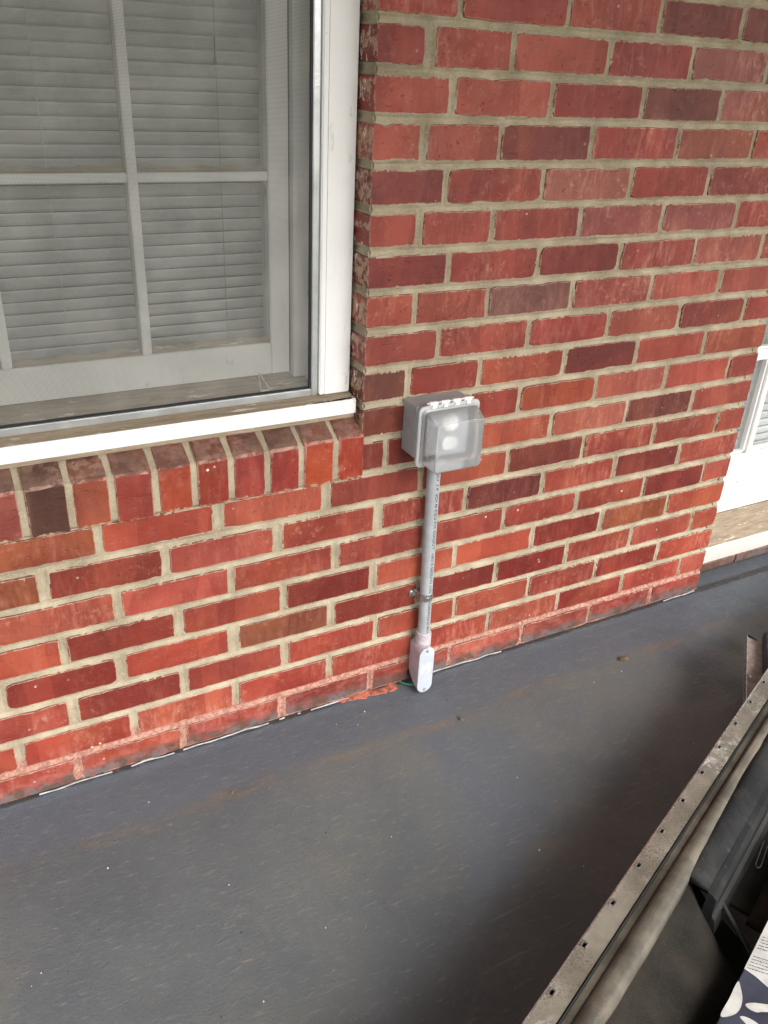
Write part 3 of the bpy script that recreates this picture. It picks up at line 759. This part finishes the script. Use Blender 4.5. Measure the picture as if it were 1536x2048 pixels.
# ------------------------------------------------------------------ door beyond the wall end
door = empty('door', 'white painted wooden door with small glass panes beyond the end of the brick wall', 'door', (1.5, .17, .125))
cols = [(1.135, 1.296), (1.322, 1.483), (1.509, 1.670), (1.696, 1.857)]
rows = [(.309, .582), (.612, .885), (.915, 1.188), (1.218, 1.491), (1.521, 1.794)]
Y0, Y1 = .150, .190
bx('bottom_panel', (1.0605, 1.935, Y0, Y1, .1255, .304), WHITE2, door, .002)
bx('stile', (1.0605, 1.130, Y0, Y1, .3045, 2.06), WHITE2, door, .002); bx('stile', (1.862, 1.935, Y0, Y1, .3045, 2.06), WHITE2, door, .002)
bx('top_rail', (1.131, 1.861, Y0, Y1, 1.80, 2.06), WHITE2, door, .002)
for j in range(3): bx('muntin', (cols[j][1] + .003, cols[j + 1][0] - .003, Y0 + .001, Y1, .3045, 1.7995), WHITE2, door, .002)
for (xa, xb) in cols:
    for r_ in range(4): bx('muntin', (xa - .003 + .0005, xb + .0025, Y0 + .001, Y1, rows[r_][1] + .003, rows[r_ + 1][0] - .003), WHITE2, door, .002)
    for (za, zb) in rows:
        b_ = bmesh.new()
        for q in ((xa - .0025, xa + .004, za, zb), (xb - .004, xb + .0025, za, zb), (xa + .0042, xb - .0042, za - .0025, za + .004), (xa + .0042, xb - .0042, zb - .004, zb + .0025)):
            box(b_, q[0], q[1], Y0 + .008, Y0 + .022, q[2], q[3])
        st_ = bobj('glazing_stop', b_, WHITE, door, .001)
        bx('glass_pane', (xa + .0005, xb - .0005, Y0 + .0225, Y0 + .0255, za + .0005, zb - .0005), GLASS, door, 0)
bx('door_knob_plate', (1.88, 1.915, Y0 - .004, Y0 - .0005, .95, 1.05), STEEL, door, .001)
frm = empty('door_frame', 'white door frame with worn dusty wooden threshold at the porch floor', 'door frame', (1.5, .15, .04))
bx('jamb', (W + .002, 1.0585, .095, .235, .127, 2.09), WHITE, frm, .002); bx('jamb', (1.937, 2.095, .095, .235, .127, 2.09), WHITE, frm, .002)
bx('head', (1.059, 1.936, .095, .235, 2.064, 2.09), WHITE, frm, .002)
prism_x('threshold', [(.0560, .0390), (.0545, .0860), (.0570, .0890), (.149, .1235), (.235, .1240), (.235, .0390)], W + .002, 2.095, [M_white('threshold_paint', wear=.9, base=(.60, .60, .57, 1)), M_dustywood()], frm, [0, 0, 1, 1, 0, 0])
db = empty('door_blind', 'bright white closed blind hanging behind the door panes', 'blind', (1.49, .21, 1.85))
sm2 = slat_mesh(.76, .0275, BLINDW, .008)
z = .29
while z < 1.83:
    o = bpy.data.objects.new('slat', sm2); link(o); o.parent = db; o.location = Vector((1.495, .205, z)) - db.location
    o.rotation_euler = (R(rnd.uniform(-1, 1)), 0, 0); z += .0235

# ------------------------------------------------------------------ electrical box
def rrect(x0, x1, z0, z1, r, n=5):
    pts = []
    for cx, cz, a0 in ((x1 - r, z0 + r, -90), (x1 - r, z1 - r, 0), (x0 + r, z1 - r, 90), (x0 + r, z0 + r, 180)):
        for i in range(n + 1): t = R(a0 + 90 * i / n); pts.append((cx + r * math.cos(t), cz + r * math.sin(t)))
    return pts
def loft(name, rings, mat, parent, cap0=True, cap1=True, smooth=True):
    n = len(rings[0]); V = [v for r_ in rings for v in r_]; Fc = []
    for k in range(len(rings) - 1):
        for i in range(n): j = (i + 1) % n; Fc.append((k * n + i, k * n + j, (k + 1) * n + j, (k + 1) * n + i))
    if cap0: Fc.append(tuple(range(n))[::-1])
    if cap1: Fc.append(tuple(range((len(rings) - 1) * n, len(rings) * n)))
    o = mesh(name, V, Fc, mat, parent)
    b_ = bmesh.new(); b_.from_mesh(o.data); bmesh.ops.recalc_face_normals(b_, faces=b_.faces); b_.to_mesh(o.data); b_.free()
    if smooth:
        o.data.polygons.foreach_set('use_smooth', [True] * len(o.data.polygons))
        try: o.data.set_sharp_from_angle(angle=R(28))
        except Exception: pass
    return o
eb = empty('electrical_box', 'grey outdoor outlet box with clear bubble cover mounted on the brick wall', 'outlet box', (.147, 0, .63))
ring = lambda y, x0, x1, z0, z1, r: [(x, y, z) for x, z in rrect(x0, x1, z0, z1, r)]
loft('back_box', [ring(.002, .0860, .2070, .5800, .6810, .003), ring(-.0475, .0848, .2078, .5805, .6825, .003), ring(-.0478, .0865, .2060, .582, .681, .003)], BOXG, eb)
loft('gasket', [ring(-.0479, .0875, .2080, .575, .682, .006), ring(-.0515, .0875, .2080, .575, .682, .006)], DARK, eb)
CLEAR = M_poly(0.10, 0.55, (.93, .95, .96, 1)); FROST = M_poly(0.46, 0.26, (.97, .98, 1, 1))
loft('cover_base', [ring(-.0516, .0845, .2140, .5655, .6850, .011), ring(-.0590, .0838, .2146, .5648, .6860, .011), ring(-.0605, .0850, .2134, .5660, .6848, .0105),
                    ring(-.0605, .0915, .2075, .5720, .6775, .009), ring(-.0516, .0915, .2075, .5720, .6775, .009)], CLEAR, eb, False, False)
# faces of the two receptacles inside
pl = loft('outlet_plate', [ring(-.0517, .1080, .1900, .5850, .6700, .004), ring(-.0550, .1085, .1895, .5855, .6695, .004)], BOXG, eb)
for zc in (.609, .647):
    c_ = [(.149 + .0165 * math.cos(t), .0, zc + .0135 * math.sin(t)) for t in [2 * math.pi * i / 24 for i in range(24)]]
    rc = loft('receptacle', [[(x, -.0551, z) for x, _, z in c_], [(x, -.0605, z) for x, _, z in c_], [(.149 + (x - .149) * .93, -.0612, zc + (z - zc) * .93) for x, _, z in c_]], M_plain('white_receptacle', (.85, .85, .83, 1), .35), eb)
    for dx in (-.0055, .0055): bx('slot', (.149 + dx - .0009, .149 + dx + .0009, -.0618, -.0600, zc - .001, zc + .006), DARK, rc, 0)
# bubble lid
def bub(y, x0, x1, z0, z1, r, bulge):
    out = []
    for x, z in rrect(x0, x1, z0, z1, r, 6):
        cx, cz = (x0 + x1) / 2, (z0 + z1) / 2; u_ = (x - cx) / ((x1 - x0) / 2)
        dz = bulge * (1 - u_ * u_) * (1 if z > cz else 0)
        out.append((x, y, z + dz))
    return out
lid = loft('bubble_lid', [bub(-.0606, .0900, .2090, .5700, .6800, .010, 0), bub(-.0640, .0895, .2095, .5690, .6800, .010, 0), bub(-.0655, .0935, .2070, .5715, .6770, .009, 0), bub(-.0700, .0945, .2062, .5700, .6762, .009, .0003),
                         bub(-.0850, .0975, .2045, .5675, .6700, .008, .001), bub(-.0955, .1005, .2030, .5660, .6640, .007, .0022), bub(-.0985, .1030, .2005, .5690, .6615, .006, .0024), bub(-.1000, .110, .194, .575, .655, .006, .0020)], FROST, eb, False, True)
bm = bmesh.new()
tube(bm, [(.1025 + .0985 * t, -.0992, .6618 + .0022 * (1 - (2 * t - 1) ** 2)) for t in [i / 10 for i in range(11)]], .0007, 6)
tube(bm, [(.0950, -.0700, .6755), (.1025, -.0985, .6622)], .0007, 6); tube(bm, [(.1016, -.0985, .6615), (.1016, -.0985, .571)], .0006, 6)
bobj('lid_edge_glint', bm, CHIP_GLINT, eb, smooth=True)  # pale tubes painted in as glints along the lid edges
# hinge knuckles along the top
bm = bmesh.new()
for i in range(4):
    x0 = .105 + i * .0245
    cyl(bm, (x0, -.0575, .6885), (x0 + .017, -.0575, .6885), .0040, 14)
    box(bm, x0 + .004, x0 + .013, -.0628, -.0560, .6800, .6880)
hb = bobj('hinge', bm, M_poly(.12, .85, (.95, .96, .97, 1)), eb, .0006)
bm = bmesh.new(); cyl(bm, (.100, -.0575, .6895), (.200, -.0575, .6895), .0018, 8); bobj('hinge_pin', bm, CHIP_GLINT, eb)
for xx_, zz_ in ((.0995, .676), (.199, .676)):
    bm = bmesh.new(); cyl(bm, (xx_, -.0605, zz_), (xx_, -.0625, zz_), .0028, 12); bobj('screw', bm, STEEL, eb)
# slim ribs on the left cheek of the lid
bm = bmesh.new(); tube(bm, [(.0962, -.0780, z_) for z_ in (.590, .605, .62, .635, .650)], .0007, 6); bobj('lid_rib', bm, CLEAR, eb)

# ------------------------------------------------------------------ conduit
CT = Vector((.1480, -.0225, .585)); CB = Vector((.1570, -.0225, .128)); CR = .01335
cd = empty('conduit_pipe', 'grey PVC conduit with black lettering running down from the outlet box', 'conduit', tuple(CB))
bm = bmesh.new(); cyl(bm, CT, CB, CR, 40); o = bobj('pipe', bm, PVC, cd, smooth=True)
try: o.data.set_sharp_from_angle(angle=R(30))
except Exception: pass
def text_mesh(s, size):
    c = bpy.data.curves.new('t', 'FONT'); c.body = s; c.size = size; c.space_character = 1.06
    c.resolution_u = 2; c.offset = size * .022
    o_ = bpy.data.objects.new('t', c); link(o_)
    dg = bpy.context.evaluated_depsgraph_get(); dg.update()
    me = bpy.data.meshes.new_from_object(o_.evaluated_get(dg)); bpy.data.objects.remove(o_)
    return me
def conduit_text(s, top, size, th0):
    me = text_mesh(s, size); ax = (CB - CT).normalized()
    for v in me.vertices:
        d = top + v.co.x; p = CT + ax * d; t = R(th0) + v.co.y / CR
        v.co = p + Vector((math.cos(t), math.sin(t), 0)) * (CR + .00022)
    me.flip_normals() if False else None
    me.materials.clear(); me.materials.append(INK)
    o_ = bpy.data.objects.new('lettering', me); link(o_, cd); o_.matrix_parent_inverse = Matrix.Translation(cd.location).inverted()
    return o_
conduit_text('LIST (2CP  3/4"  SCH 40 RIGID PVC CONDUIT   ABOVE GROUND AND U', .030, .0092, -94)
conduit_text('NDERGROUND MAX 90C WIRE', .352, .0084, -94)
# one-hole strap
zs = .2415; pc = CT + (CB - CT) * ((.585 - zs) / .457)
strap = empty('conduit_strap', 'small zinc one-hole strap holding the grey conduit to the bricks', 'strap', (pc.x, 0, zs))
bm = bmesh.new()
for (za, zb, rr_) in ((zs - .0085, zs + .0085, CR + .0011), (zs - .0025, zs + .0025, CR + .0018)):
    pts = [(pc.x + rr_ * math.cos(R(t)), pc.y + rr_ * math.sin(R(t))) for t in range(-200, 21, 10)]
    if rr_ < CR + .0015: pts = [(pc.x - CR - .016, -.0035), (pc.x - CR - .003, -.0035)] + pts + [(pc.x + CR + .002, -.002)]
    for (a_, b_) in zip(pts[:-1], pts[1:]):
        v_ = [bm.verts.new(q) for q in ((a_[0], a_[1], za), (b_[0], b_[1], za), (b_[0], b_[1], zb), (a_[0], a_[1], zb))]; bm.faces.new(v_)
bmesh.ops.remove_doubles(bm, verts=bm.verts, dist=.00005)
bmesh.ops.solidify(bm, geom=list(bm.faces), thickness=.0009)
bobj('band', bm, STEEL, strap)
bm = bmesh.new(); cyl(bm, (pc.x - CR - .009, -.003, zs), (pc.x - CR - .009, -.0075, zs), .0038, 14, .0030); bobj('screw', bm, STEEL, strap)
# conduit body (LB) at the floor
lb = empty('conduit_fitting', 'pale grey oval conduit elbow with screwed cover at the foot of the wall', 'conduit body', (.1515, -.03, .004))
def stad(cx, z0, z1, w, y, n=14, dx=0):
    r_ = w / 2; out = []
    for i in range(n + 1): t = R(180 * i / n); out.append((cx + r_ * math.cos(t), y, z1 - r_ + r_ * math.sin(t)))
    for i in range(n + 1): t = R(180 + 180 * i / n); out.append((cx + r_ * math.cos(t), y, z0 + r_ + r_ * math.sin(t)))
    return out
loft('body', [stad(.1535, .030, .1225, .030, -.0015), stad(.1530, .016, .1235, .033, -.012), stad(.1520, .0060, .1240, .0355, -.034), stad(.1517, .0052, .1245, .0365, -.0480)], LBP, lb)
loft('gasket', [stad(.1516, .0055, .1240, .0355, -.0480), stad(.1516, .0055, .1240, .0355, -.0494)], DARK, lb)
cv = loft('cover', [stad(.1515, .0045, .1250, .0372, -.0495), stad(.1515, .0045, .1250, .0372, -.0520), stad(.1515, .0053, .1242, .0356, -.0528)], LBG, lb)
for zz_ in (.0125, .1165):
    bm = bmesh.new(); cyl(bm, (.1515, -.0527, zz_), (.1515, -.0545, zz_), .0034, 14, .0028); box(bm, .1490, .1540, -.0549, -.0544, zz_ - .0004, zz_ + .0004); bobj('screw', bm, STEEL, cv)
bm = bmesh.new(); cyl(bm, (.1566, -.0228, .116), (.1568, -.0228, .146), .0172, 32); cyl(bm, (.1566, -.0228, .1462), (.1568, -.0228, .149), .0166, 32, .0158); bobj('hub', bm, LBP, lb, smooth=False)
bm = bmesh.new(); cyl(bm, (.150, -.014, .026), (.150, .012, .026), .0145, 20); bobj('rear_hub', bm, DARK, lb)
for k_, s_ in enumerate(('3/4 LB', 'PVC', 'CU.IN.')):      # raised moulding marks
    me = text_mesh(s_, .0085)
    for v in me.vertices: v.co = Vector((.1560 - k_ * .0085 - v.co.y * 0 - 0 + (-v.co.y), -.0531, .052 + v.co.x)) if False else Vector((.1408 + k_ * .0082 + v.co.y, -.0531, .083 - v.co.x))
    me.materials.clear(); me.materials.append(EMB); o_ = bpy.data.objects.new('moulded_mark', me); link(o_, cv)
# green wire
bm = bmesh.new(); pts = []
for i in range(15):
    t = i / 14; p = Vector((.116, .006, .006)).lerp(Vector((.1500, -.030, .0075)), t); p += Vector((-.75, -.72, 0)) * .0085 * math.sin(math.pi * t) + Vector((0, 0, .003 * math.sin(math.pi * t))); pts.append(p)
tube(bm, pts, .0016, 8); o = bobj('green_wire', bm, GREEN, smooth=True); o['label'] = 'short loose green wire on the floor below the conduit elbow'; o['category'] = 'wire'

# ------------------------------------------------------------------ debris
def debris(name, label, cat, x, y, s, mat, seed):
    rr = random.Random(seed); b_ = bmesh.new()
    bmesh.ops.create_icosphere(b_, subdivisions=2, radius=s)
    for v in b_.verts:
        v.co.x *= 1 + rr.uniform(-.35, .35); v.co.y *= .7 + rr.uniform(-.3, .3); v.co.z = v.co.z * .35 + rr.uniform(-.1, .15) * s
    o_ = bobj(name, b_, mat); o_.location = (x, y, .0035 + s * .25); o_.rotation_euler = (0, 0, rr.uniform(0, 3)); o_['label'] = label; o_['category'] = cat; return o_
debris('dry_leaf', 'small crumpled brown dry leaf lying alone on the grey floor', 'leaf', .647, -.150, .0095, LEAF, 5)
debris('debris_crumb', 'tiny brown crumb of debris on the grey floor below the window', 'debris', -.3234, -.149, .0042, LEAF, 6)
bm = bmesh.new(); cyl(bm, (.1826, -.159, .0015), (.1826, -.159, .0048), .0066, 16, .0055); o = bobj('paint_bump', bm, FLOOR, bevel=.0008); o['label'] = 'round painted-over stud head in the porch floor'; o['category'] = 'stud'
bm = bmesh.new()
for i in range(30):
    x = rnd.uniform(-.75, 1.0); y = rnd.uniform(-.75, -.03); s = rnd.uniform(.0004, .0010) * (1.8 if rnd.random() < .08 else 1); t = rnd.uniform(0, 3)
    c_, s_ = math.cos(t) * s * rnd.uniform(1, 2.5), math.sin(t) * s
    z = .0026; q = [bm.verts.new((x + dx, y + dy, zz)) for zz in (z - .0010, z + .0007) for dx, dy in ((-c_, -s_), (s_, -c_), (c_, s_), (-s_, c_))]
    bm.faces.new(q[4:]); 
    for j in range(4): bm.faces.new((q[j], q[(j + 1) % 4], q[4 + (j + 1) % 4], q[4 + j]))
o = bobj('paint_chips', bm, CHIP_GLINT); o['kind'] = 'stuff'; o['label'] = 'scattered tiny pale paint chips on the dark porch floor'; o['category'] = 'paint chips'
bm = bmesh.new(); cyl(bm, (-.0905, .012, .638), (-.0895, .002, .633), .0026, 8, .0018); o = bobj('caulk_blob', bm, CHIP_GLINT); o['label'] = 'small white drip of caulk on the brick sill under the window'; o['category'] = 'caulk'

# ------------------------------------------------------------------ dusty case in the foreground
KS = 1.2857      # size of the case: rivet holes 90 mm apart
P0 = Vector((0.69903, -0.46535, 0.15350)); A_ = Vector((0.91742856, 0.39320158, -0.06097006)); S_ = Vector((0.39393446, -0.91913853, 0)); N_ = Vector((0.05603993, 0.02401821, 0.99813959))
def C(a_, s_, n_): return P0 + (A_ * a_ + S_ * s_ + N_ * n_) * KS
case = empty('equipment_case', 'dusty open black case with riveted metal rim and rolled tan edge in the near corner', 'case', (.1, -.95, 0))
def sweep(name, prof, a0, a1, mat, n=2, smooth=False, wob=0.0, closed=True):
    V = []; Fc = []; m_ = len(prof)
    for i in range(n):
        a_ = a0 + (a1 - a0) * i / (n - 1)
        for j, (s_, n_) in enumerate(prof):
            w_ = wob * float(fbm(a_ + j * .13, s_ * 3, 9, 2)); V.append(C(a_, s_ + w_, n_ + w_))
    for i in range(n - 1):
        for j in range(m_ if closed else m_ - 1):
            j2 = (j + 1) % m_; Fc.append((i * m_ + j, i * m_ + j2, (i + 1) * m_ + j2, (i + 1) * m_ + j))
    if closed: Fc.append(tuple(range(m_))[::-1]); Fc.append(tuple((n - 1) * m_ + j for j in range(m_)))
    o_ = mesh(name, V, Fc, mat, case, smooth)
    b_ = bmesh.new(); b_.from_mesh(o_.data); bmesh.ops.recalc_face_normals(b_, faces=b_.faces); b_.to_mesh(o_.data); b_.free()
    return o_
AN, AF = -1.15, .62
# rim with real square holes: tiles between holes
rimprof = (-.0042, .0182)
bm = bmesh.new(); hs_ = .0036
cuts = [AN]
for k in range(15, -8, -1): cuts += [-k * .07 - hs_, -k * .07 + hs_]
cuts.append(AF); ss_ = (rimprof[0], -.0019, .0021, rimprof[1])
gv = [[bm.verts.new(C(a_, s_, .0)) for s_ in ss_] for a_ in cuts]
for i in range(len(cuts) - 1):
    for j in range(3):
        if i % 2 == 1 and j == 1: continue
        bm.faces.new((gv[i][j], gv[i + 1][j], gv[i + 1][j + 1], gv[i][j + 1]))
bmesh.ops.recalc_face_normals(bm, faces=bm.faces)
bmesh.ops.solidify(bm, geom=list(bm.faces), thickness=.0016)
rim = bobj('rim_rail', bm, RAIL, case)
bm = bmesh.new()
for k in range(-7, 16):      # burr around every punched hole
    for (da, ds, la, ls) in ((-.0042, 0, .0006, .0030), (0, -.0025, .0042, .0006)):
        for sg in (1, -1):
            a_ = -k * .07 + da * sg; s_ = ds * sg; q = [bm.verts.new(C(a_ + x_ * la, s_ + y_ * ls, n_)) for n_ in (.0001, .0009) for x_, y_ in ((-1, -1), (1, -1), (1, 1), (-1, 1))]
            bm.faces.new(q[4:]); [bm.faces.new((q[t], q[(t + 1) % 4], q[4 + (t + 1) % 4], q[4 + t])) for t in range(4)]
bobj('hole_burr', bm, STEEL, case)['kind'] = 'stuff'
sweep('rim_lip', [(-.0062, .0006), (-.0043, .0012), (-.0043, -.034), (-.0062, -.034)], AN, AF, STEEL)
sweep('rim_underside', [(-.0040, -.006), (.0182, -.006), (.0182, -.010), (-.0040, -.010)], AN, AF, DARK)
sweep('gasket', [(.0184, -.003), (.0200, .0014), (.0212, -.003), (.0205, -.012), (.0184, -.012)], AN, AF, DARK)
sweep('liner_strip', [(.0216, -.002), (.0288, -.001), (.0288, -.012), (.0216, -.012)], AN, AF, TAN, 30, False, .0012)
def tubeprof(s0, s1, n0, h_): return [(s0 + (s1 - s0) * (.5 - .5 * math.cos(math.pi * i / 10)), n0 + h_ * math.sin(math.pi * i / 10)) for i in range(11)] + [(s1, n0 - .012), (s0, n0 - .012)]
# rolled edge, fatter towards the near end
V = []; Fc = []; nst = 60
for i in range(nst):
    a_ = AN + (AF - AN) * i / (nst - 1)
    wd_ = .0150 + .0095 * (1 if a_ < -.5 else max(0, 1 - (a_ + .5) / .25)) - .0025 * (1 if a_ < -.68 else 0)
    pr = tubeprof(.0290, .0290 + wd_, -.003, .0055 + wd_ * .12)
    for j, (s_, n_) in enumerate(pr): w_ = .0038 * float(fbm(a_, j * .11, 10, 3)); V.append(C(a_, s_ + w_, n_ + w_))
m_ = 13
for i in range(nst - 1):
    for j in range(m_): j2 = (j + 1) % m_; Fc.append((i * m_ + j, (i + 1) * m_ + j, (i + 1) * m_ + j2, i * m_ + j2))
mesh('rolled_edge', V, Fc, TAN, case, True)
sweep('side_panel', [(.0425, .0005), (.052, .0000), (.0730, -.006), (.0735, -.010), (.0425, -.012)], -.46, AF, DVINYL, 60, True, .0022)
sweep('panel_step', [(.0738, -.010), (.0800, -.012), (.0850, -.016), (.0850, -.05), (.0738, -.05)], -.46, AF, DVINYL, 2)
sweep('inner_wall', [(.0855, -.040), (.0900, -.045), (.094, -.0635), (.0855, -.0635)], -.46, AF, DARK, 2)
sweep('outer_wall', [(.0020, -.011), (.0180, -.011), (.0180, -.070), (.0120, -.070)], AN, AF, BLACKV)
sweep('tray_floor', [(.0182, -.064), (.459, -.064), (.459, -.070), (.0182, -.070)], -.40, AF, DUSTB)
sweep('tray_floor', [(.0182, -.118), (.459, -.118), (.459, -.123), (.0182, -.123)], AN, -.401, DUSTB)
sweep('far_side_wall', [(.46, 0), (.475, 0), (.475, -.070), (.46, -.070)], AN, AF, BLACKV)
sweep('brown_pad', [(.118, -.055), (.130, -.044), (.30, -.036), (.42, -.044), (.42, -.0635), (.118, -.0635)], -.42, AF - .05, M_cloth('brown_black_pad', (.014, .010, .008, 1), (.035, .024, .018, 1), 12), 24, True, .006)
V = [];
for (a_, b_) in ((AN, AN + .012), (AF - .012, AF)):
    pass
for nm, aa in (('end_wall', AN), ('end_wall', AF - .012)):
    sweep(nm, [(.0181, -.012), (.459, -.004), (.459, -.063), (.0181, -.063)], aa, aa + .012, BLACKV)
# feet down to the floor
for aa in (-1.1, -.75):
    for ss in (.03, .44):
        p_ = C(aa, ss, -.1232); bx('foot', (p_.x - .02, p_.x + .02, p_.y - .02, p_.y + .02, .003, p_.z), DARK, case, .002)
# crumpled cloth cover in the near half
na, ns_ = 90, 70; a0, a1, s0, s1 = -1.12, -.405, .040, .45
aa, ss = np.meshgrid(np.linspace(a0, a1, na), np.linspace(s0, s1, ns_), indexing='ij')
hh = -.010 - .075 * np.clip((ss - .05) / .12, 0, 1) ** .8 + fbm(aa, ss, 12, 3) * .022 + fbm(aa * .7, ss * 1.6, 34, 2) * .006
far = np.clip((aa + .47 + (ss - .04) * .45) / .05, 0, 1); hh = hh - far ** 2 * .05
fold = np.exp(-(((ss - .155) + (aa + .58) * .55) / .007) ** 2) * np.clip(1 - np.abs(aa + .60) / .09, 0, 1); hh = hh + fold * .006
co = np.array([C(float(a_), float(s_), float(h_)) for a_, s_, h_ in zip(aa.ravel(), ss.ravel(), hh.ravel())])
i_ = np.arange(na - 1)[:, None] * ns_ + np.arange(ns_ - 1)[None]
q = np.stack([i_, i_ + ns_, i_ + ns_ + 1, i_ + 1], -1).reshape(-1, 4)
o = fast_mesh('dust_cloth', co, q, DUSTB)
md = o.modifiers.new('thick', 'SOLIDIFY'); md.thickness = .003
o['label'] = 'crumpled dusty black cloth lying inside the open case'; o['category'] = 'cloth'
bm = bmesh.new(); tube(bm, [C(-.30, .0975, -.038), C(-.345, .1010, -.040), C(-.349, .1045, -.040), C(-.345, .107, -.039), C(-.305, .1035, -.037)], .0009, 8); bobj('wire_hook', bm, M_plain('blackened_wire', (.06, .06, .06, 1), .4, .6), case)
bm = bmesh.new(); tube(bm, [C(-.425, .085, -.045), C(-.455, .135, -.065)], .004, 10); bobj('crossbar', bm, DARK, case)

# carton lying on the cloth
CAMP = Vector((-0.6598, -1.2722, 1.2273))
ZT = CAMP.z - (CAMP.z - .4) * KS
O1 = Vector((CAMP.x + (-.099 - CAMP.x) * KS, CAMP.y + (-1.0034 - CAMP.y) * KS, ZT)); E1 = Vector((.929, .370, 0)).normalized(); E2 = Vector((.370, -.929, 0)).normalized()
ct = empty('printed_carton', 'worn navy and white printed carton lying in the case at the bottom right corner', 'carton', tuple(O1 + E2 * .1))
def K(p, z): return Vector((CAMP.x + (p[0] - CAMP.x) * KS, CAMP.y + (p[1] - CAMP.y) * KS, z))
def K2(u_, v_, z): q = O1 + E1 * u_ + E2 * v_; return Vector((q.x, q.y, z))
L0, L1, Dp = -.13, .42, .26
V = [K2(u_, v_, z) for z in (ZT - .045, ZT - .0015) for u_, v_ in ((L0, 0), (L1, 0), (L1, Dp), (L0, Dp))]
o = mesh('carton_body', V, [(3, 2, 1, 0), (4, 5, 6, 7), (0, 1, 5, 4), (1, 2, 6, 5), (2, 3, 7, 6), (3, 0, 4, 7)], NAVY, ct)
b_ = bmesh.new(); b_.from_mesh(o.data); bmesh.ops.recalc_face_normals(b_, faces=b_.faces); bmesh.ops.bevel(b_, geom=list(b_.edges), offset=.001, segments=2, affect='EDGES'); b_.to_mesh(o.data); b_.free()
def printed(name, pts, mat=PAPER, z=None):
    P_ = [K(p, ZT - .0008) for p in pts]; n = len(P_); cen = sum(P_, Vector()) / n; out = []
    for i in range(n):       # Catmull-Rom outline
        p0, p1, p2, p3 = P_[i - 1], P_[i], P_[(i + 1) % n], P_[(i + 2) % n]
        for t in (0, .25, .5, .75):
            out.append(.5 * ((2 * p1) + (p2 - p0) * t + (2 * p0 - 5 * p1 + 4 * p2 - p3) * t * t + (3 * p1 - p0 - 3 * p2 + p3) * t ** 3))
    return mesh(name, out, [tuple(range(len(out)))], mat, ct)
e = lambda u_, v_: tuple(K2(u_, v_, 0)[:2])
V = [K(q, ZT - .0008) for q in ((.0449, -.9459), (-.0253, -.9742), (-.0215, -.986), (-.0197, -1.0), (-.012, -1.03), (.01, -1.07), (.14, -1.03), (.17, -.90))]
mesh('white_print', V, [tuple(range(8))[::-1]], PAPER, ct)
printed('white_print', [(-.0430, -.9812), (-.0463, -.9880), (-.0539, -.9969), (-.0660, -1.0035), (-.0776, -1.0040), (-.0880, -.9990), (-.0650, -.9900)])
printed('white_print', [(-.0555, -1.0021), (-.0480, -1.0040), (-.0400, -1.0090), (-.030, -1.0165), (-.038, -1.0190), (-.0470, -1.0150), (-.0520, -1.0130), (-.0560, -1.0070)])
printed('white_print', [(-.0708, -1.0086), (-.0650, -1.0120), (-.0600, -1.022), (-.0640, -1.030), (-.0700, -1.024), (-.0712, -1.015)])
bm = bmesh.new()       # rows of fine, unreadable small print
d_ = Vector((.68, -.733, 0)); up_ = Vector((-.733, -.68, 0))
for row in range(11):
    base = K((.0225, -.9560), ZT - .0004) + Vector((-.929, -.370, 0)) * (row * .0044 + (.004 if row > 4 else 0)) * KS; x = .0015
    while x < .080:
        wl = rnd.uniform(.0015, .0054); p = base + d_ * x
        if not (5 == row): 
            hgt = rnd.uniform(.0009, .0014)
            bm.faces.new([bm.verts.new(q) for q in (p, p + d_ * wl, p + d_ * wl + up_ * hgt, p + up_ * hgt)])
        x += wl + rnd.uniform(.0006, .0012)
bobj('small_print', bm, INK, ct)['kind'] = 'stuff'

# second rim angle standing behind
ang = empty('angle_rail', 'short length of punched steel angle rising behind the far end of the case', 'metal rail', (.55, -.55, .0))
KA = 1.194; B0 = Vector((-.6598 + (.599 + .6598) * KA, -1.2722 + (-.4655 + 1.2722) * KA, .1201)); Bd = Vector((-.1539, -.1314, 0)).normalized(); Bs = Vector((.6407, -.768, 0)).normalized()
def Q(a_, s_, n_): return B0 + (Bd * a_ + Bs * s_ + Vector((0, 0, n_))) * KA
def angbox(name, a0, a1, s0, s1, n0, n1, mat):
    V = [Q(a_, s_, n_) for n_ in (n0, n1) for a_, s_ in ((a0, s0), (a1, s0), (a1, s1), (a0, s1))]
    o_ = mesh(name, V, [(3, 2, 1, 0), (4, 5, 6, 7), (0, 1, 5, 4), (1, 2, 6, 5), (2, 3, 7, 6), (3, 0, 4, 7)], mat, ang)
    b_ = bmesh.new(); b_.from_mesh(o_.data); bmesh.ops.recalc_face_normals(b_, faces=b_.faces); b_.to_mesh(o_.data); b_.free(); return o_
BROWN = M_plain('brown_dusty_steel', (.27, .215, .19, 1), .5, 0, .2, 60)
angbox('flange', 0, .20, .0006, .0265, -.0022, 0, BROWN); angbox('lip', -.0005, .20, -.0006, .0005, -.025, .0012, STEEL)
angbox('web', -.004, .20, .0266, .030, -.06, .014, DARK); angbox('web_edge', -.006, .20, .0302, .06, -.096, .016, BLACKV)
bm = bmesh.new(); bm.faces.new([bm.verts.new(Q(*q)) for q in ((-.004, -.001, .0012), (.004, .001, .0012), (.010, .017, .0012), (.0075, .018, .0012))]); bmesh.ops.solidify(bm, geom=list(bm.faces), thickness=.0008); bobj('bright_corner', bm, CHIP_GLINT, ang)
for a_ in (.060, .130):
    bm = bmesh.new(); cyl(bm, Q(a_, .0055, .0001), Q(a_, .0055, .0012), .0026, 10); bobj('rivet', bm, STEEL, ang)
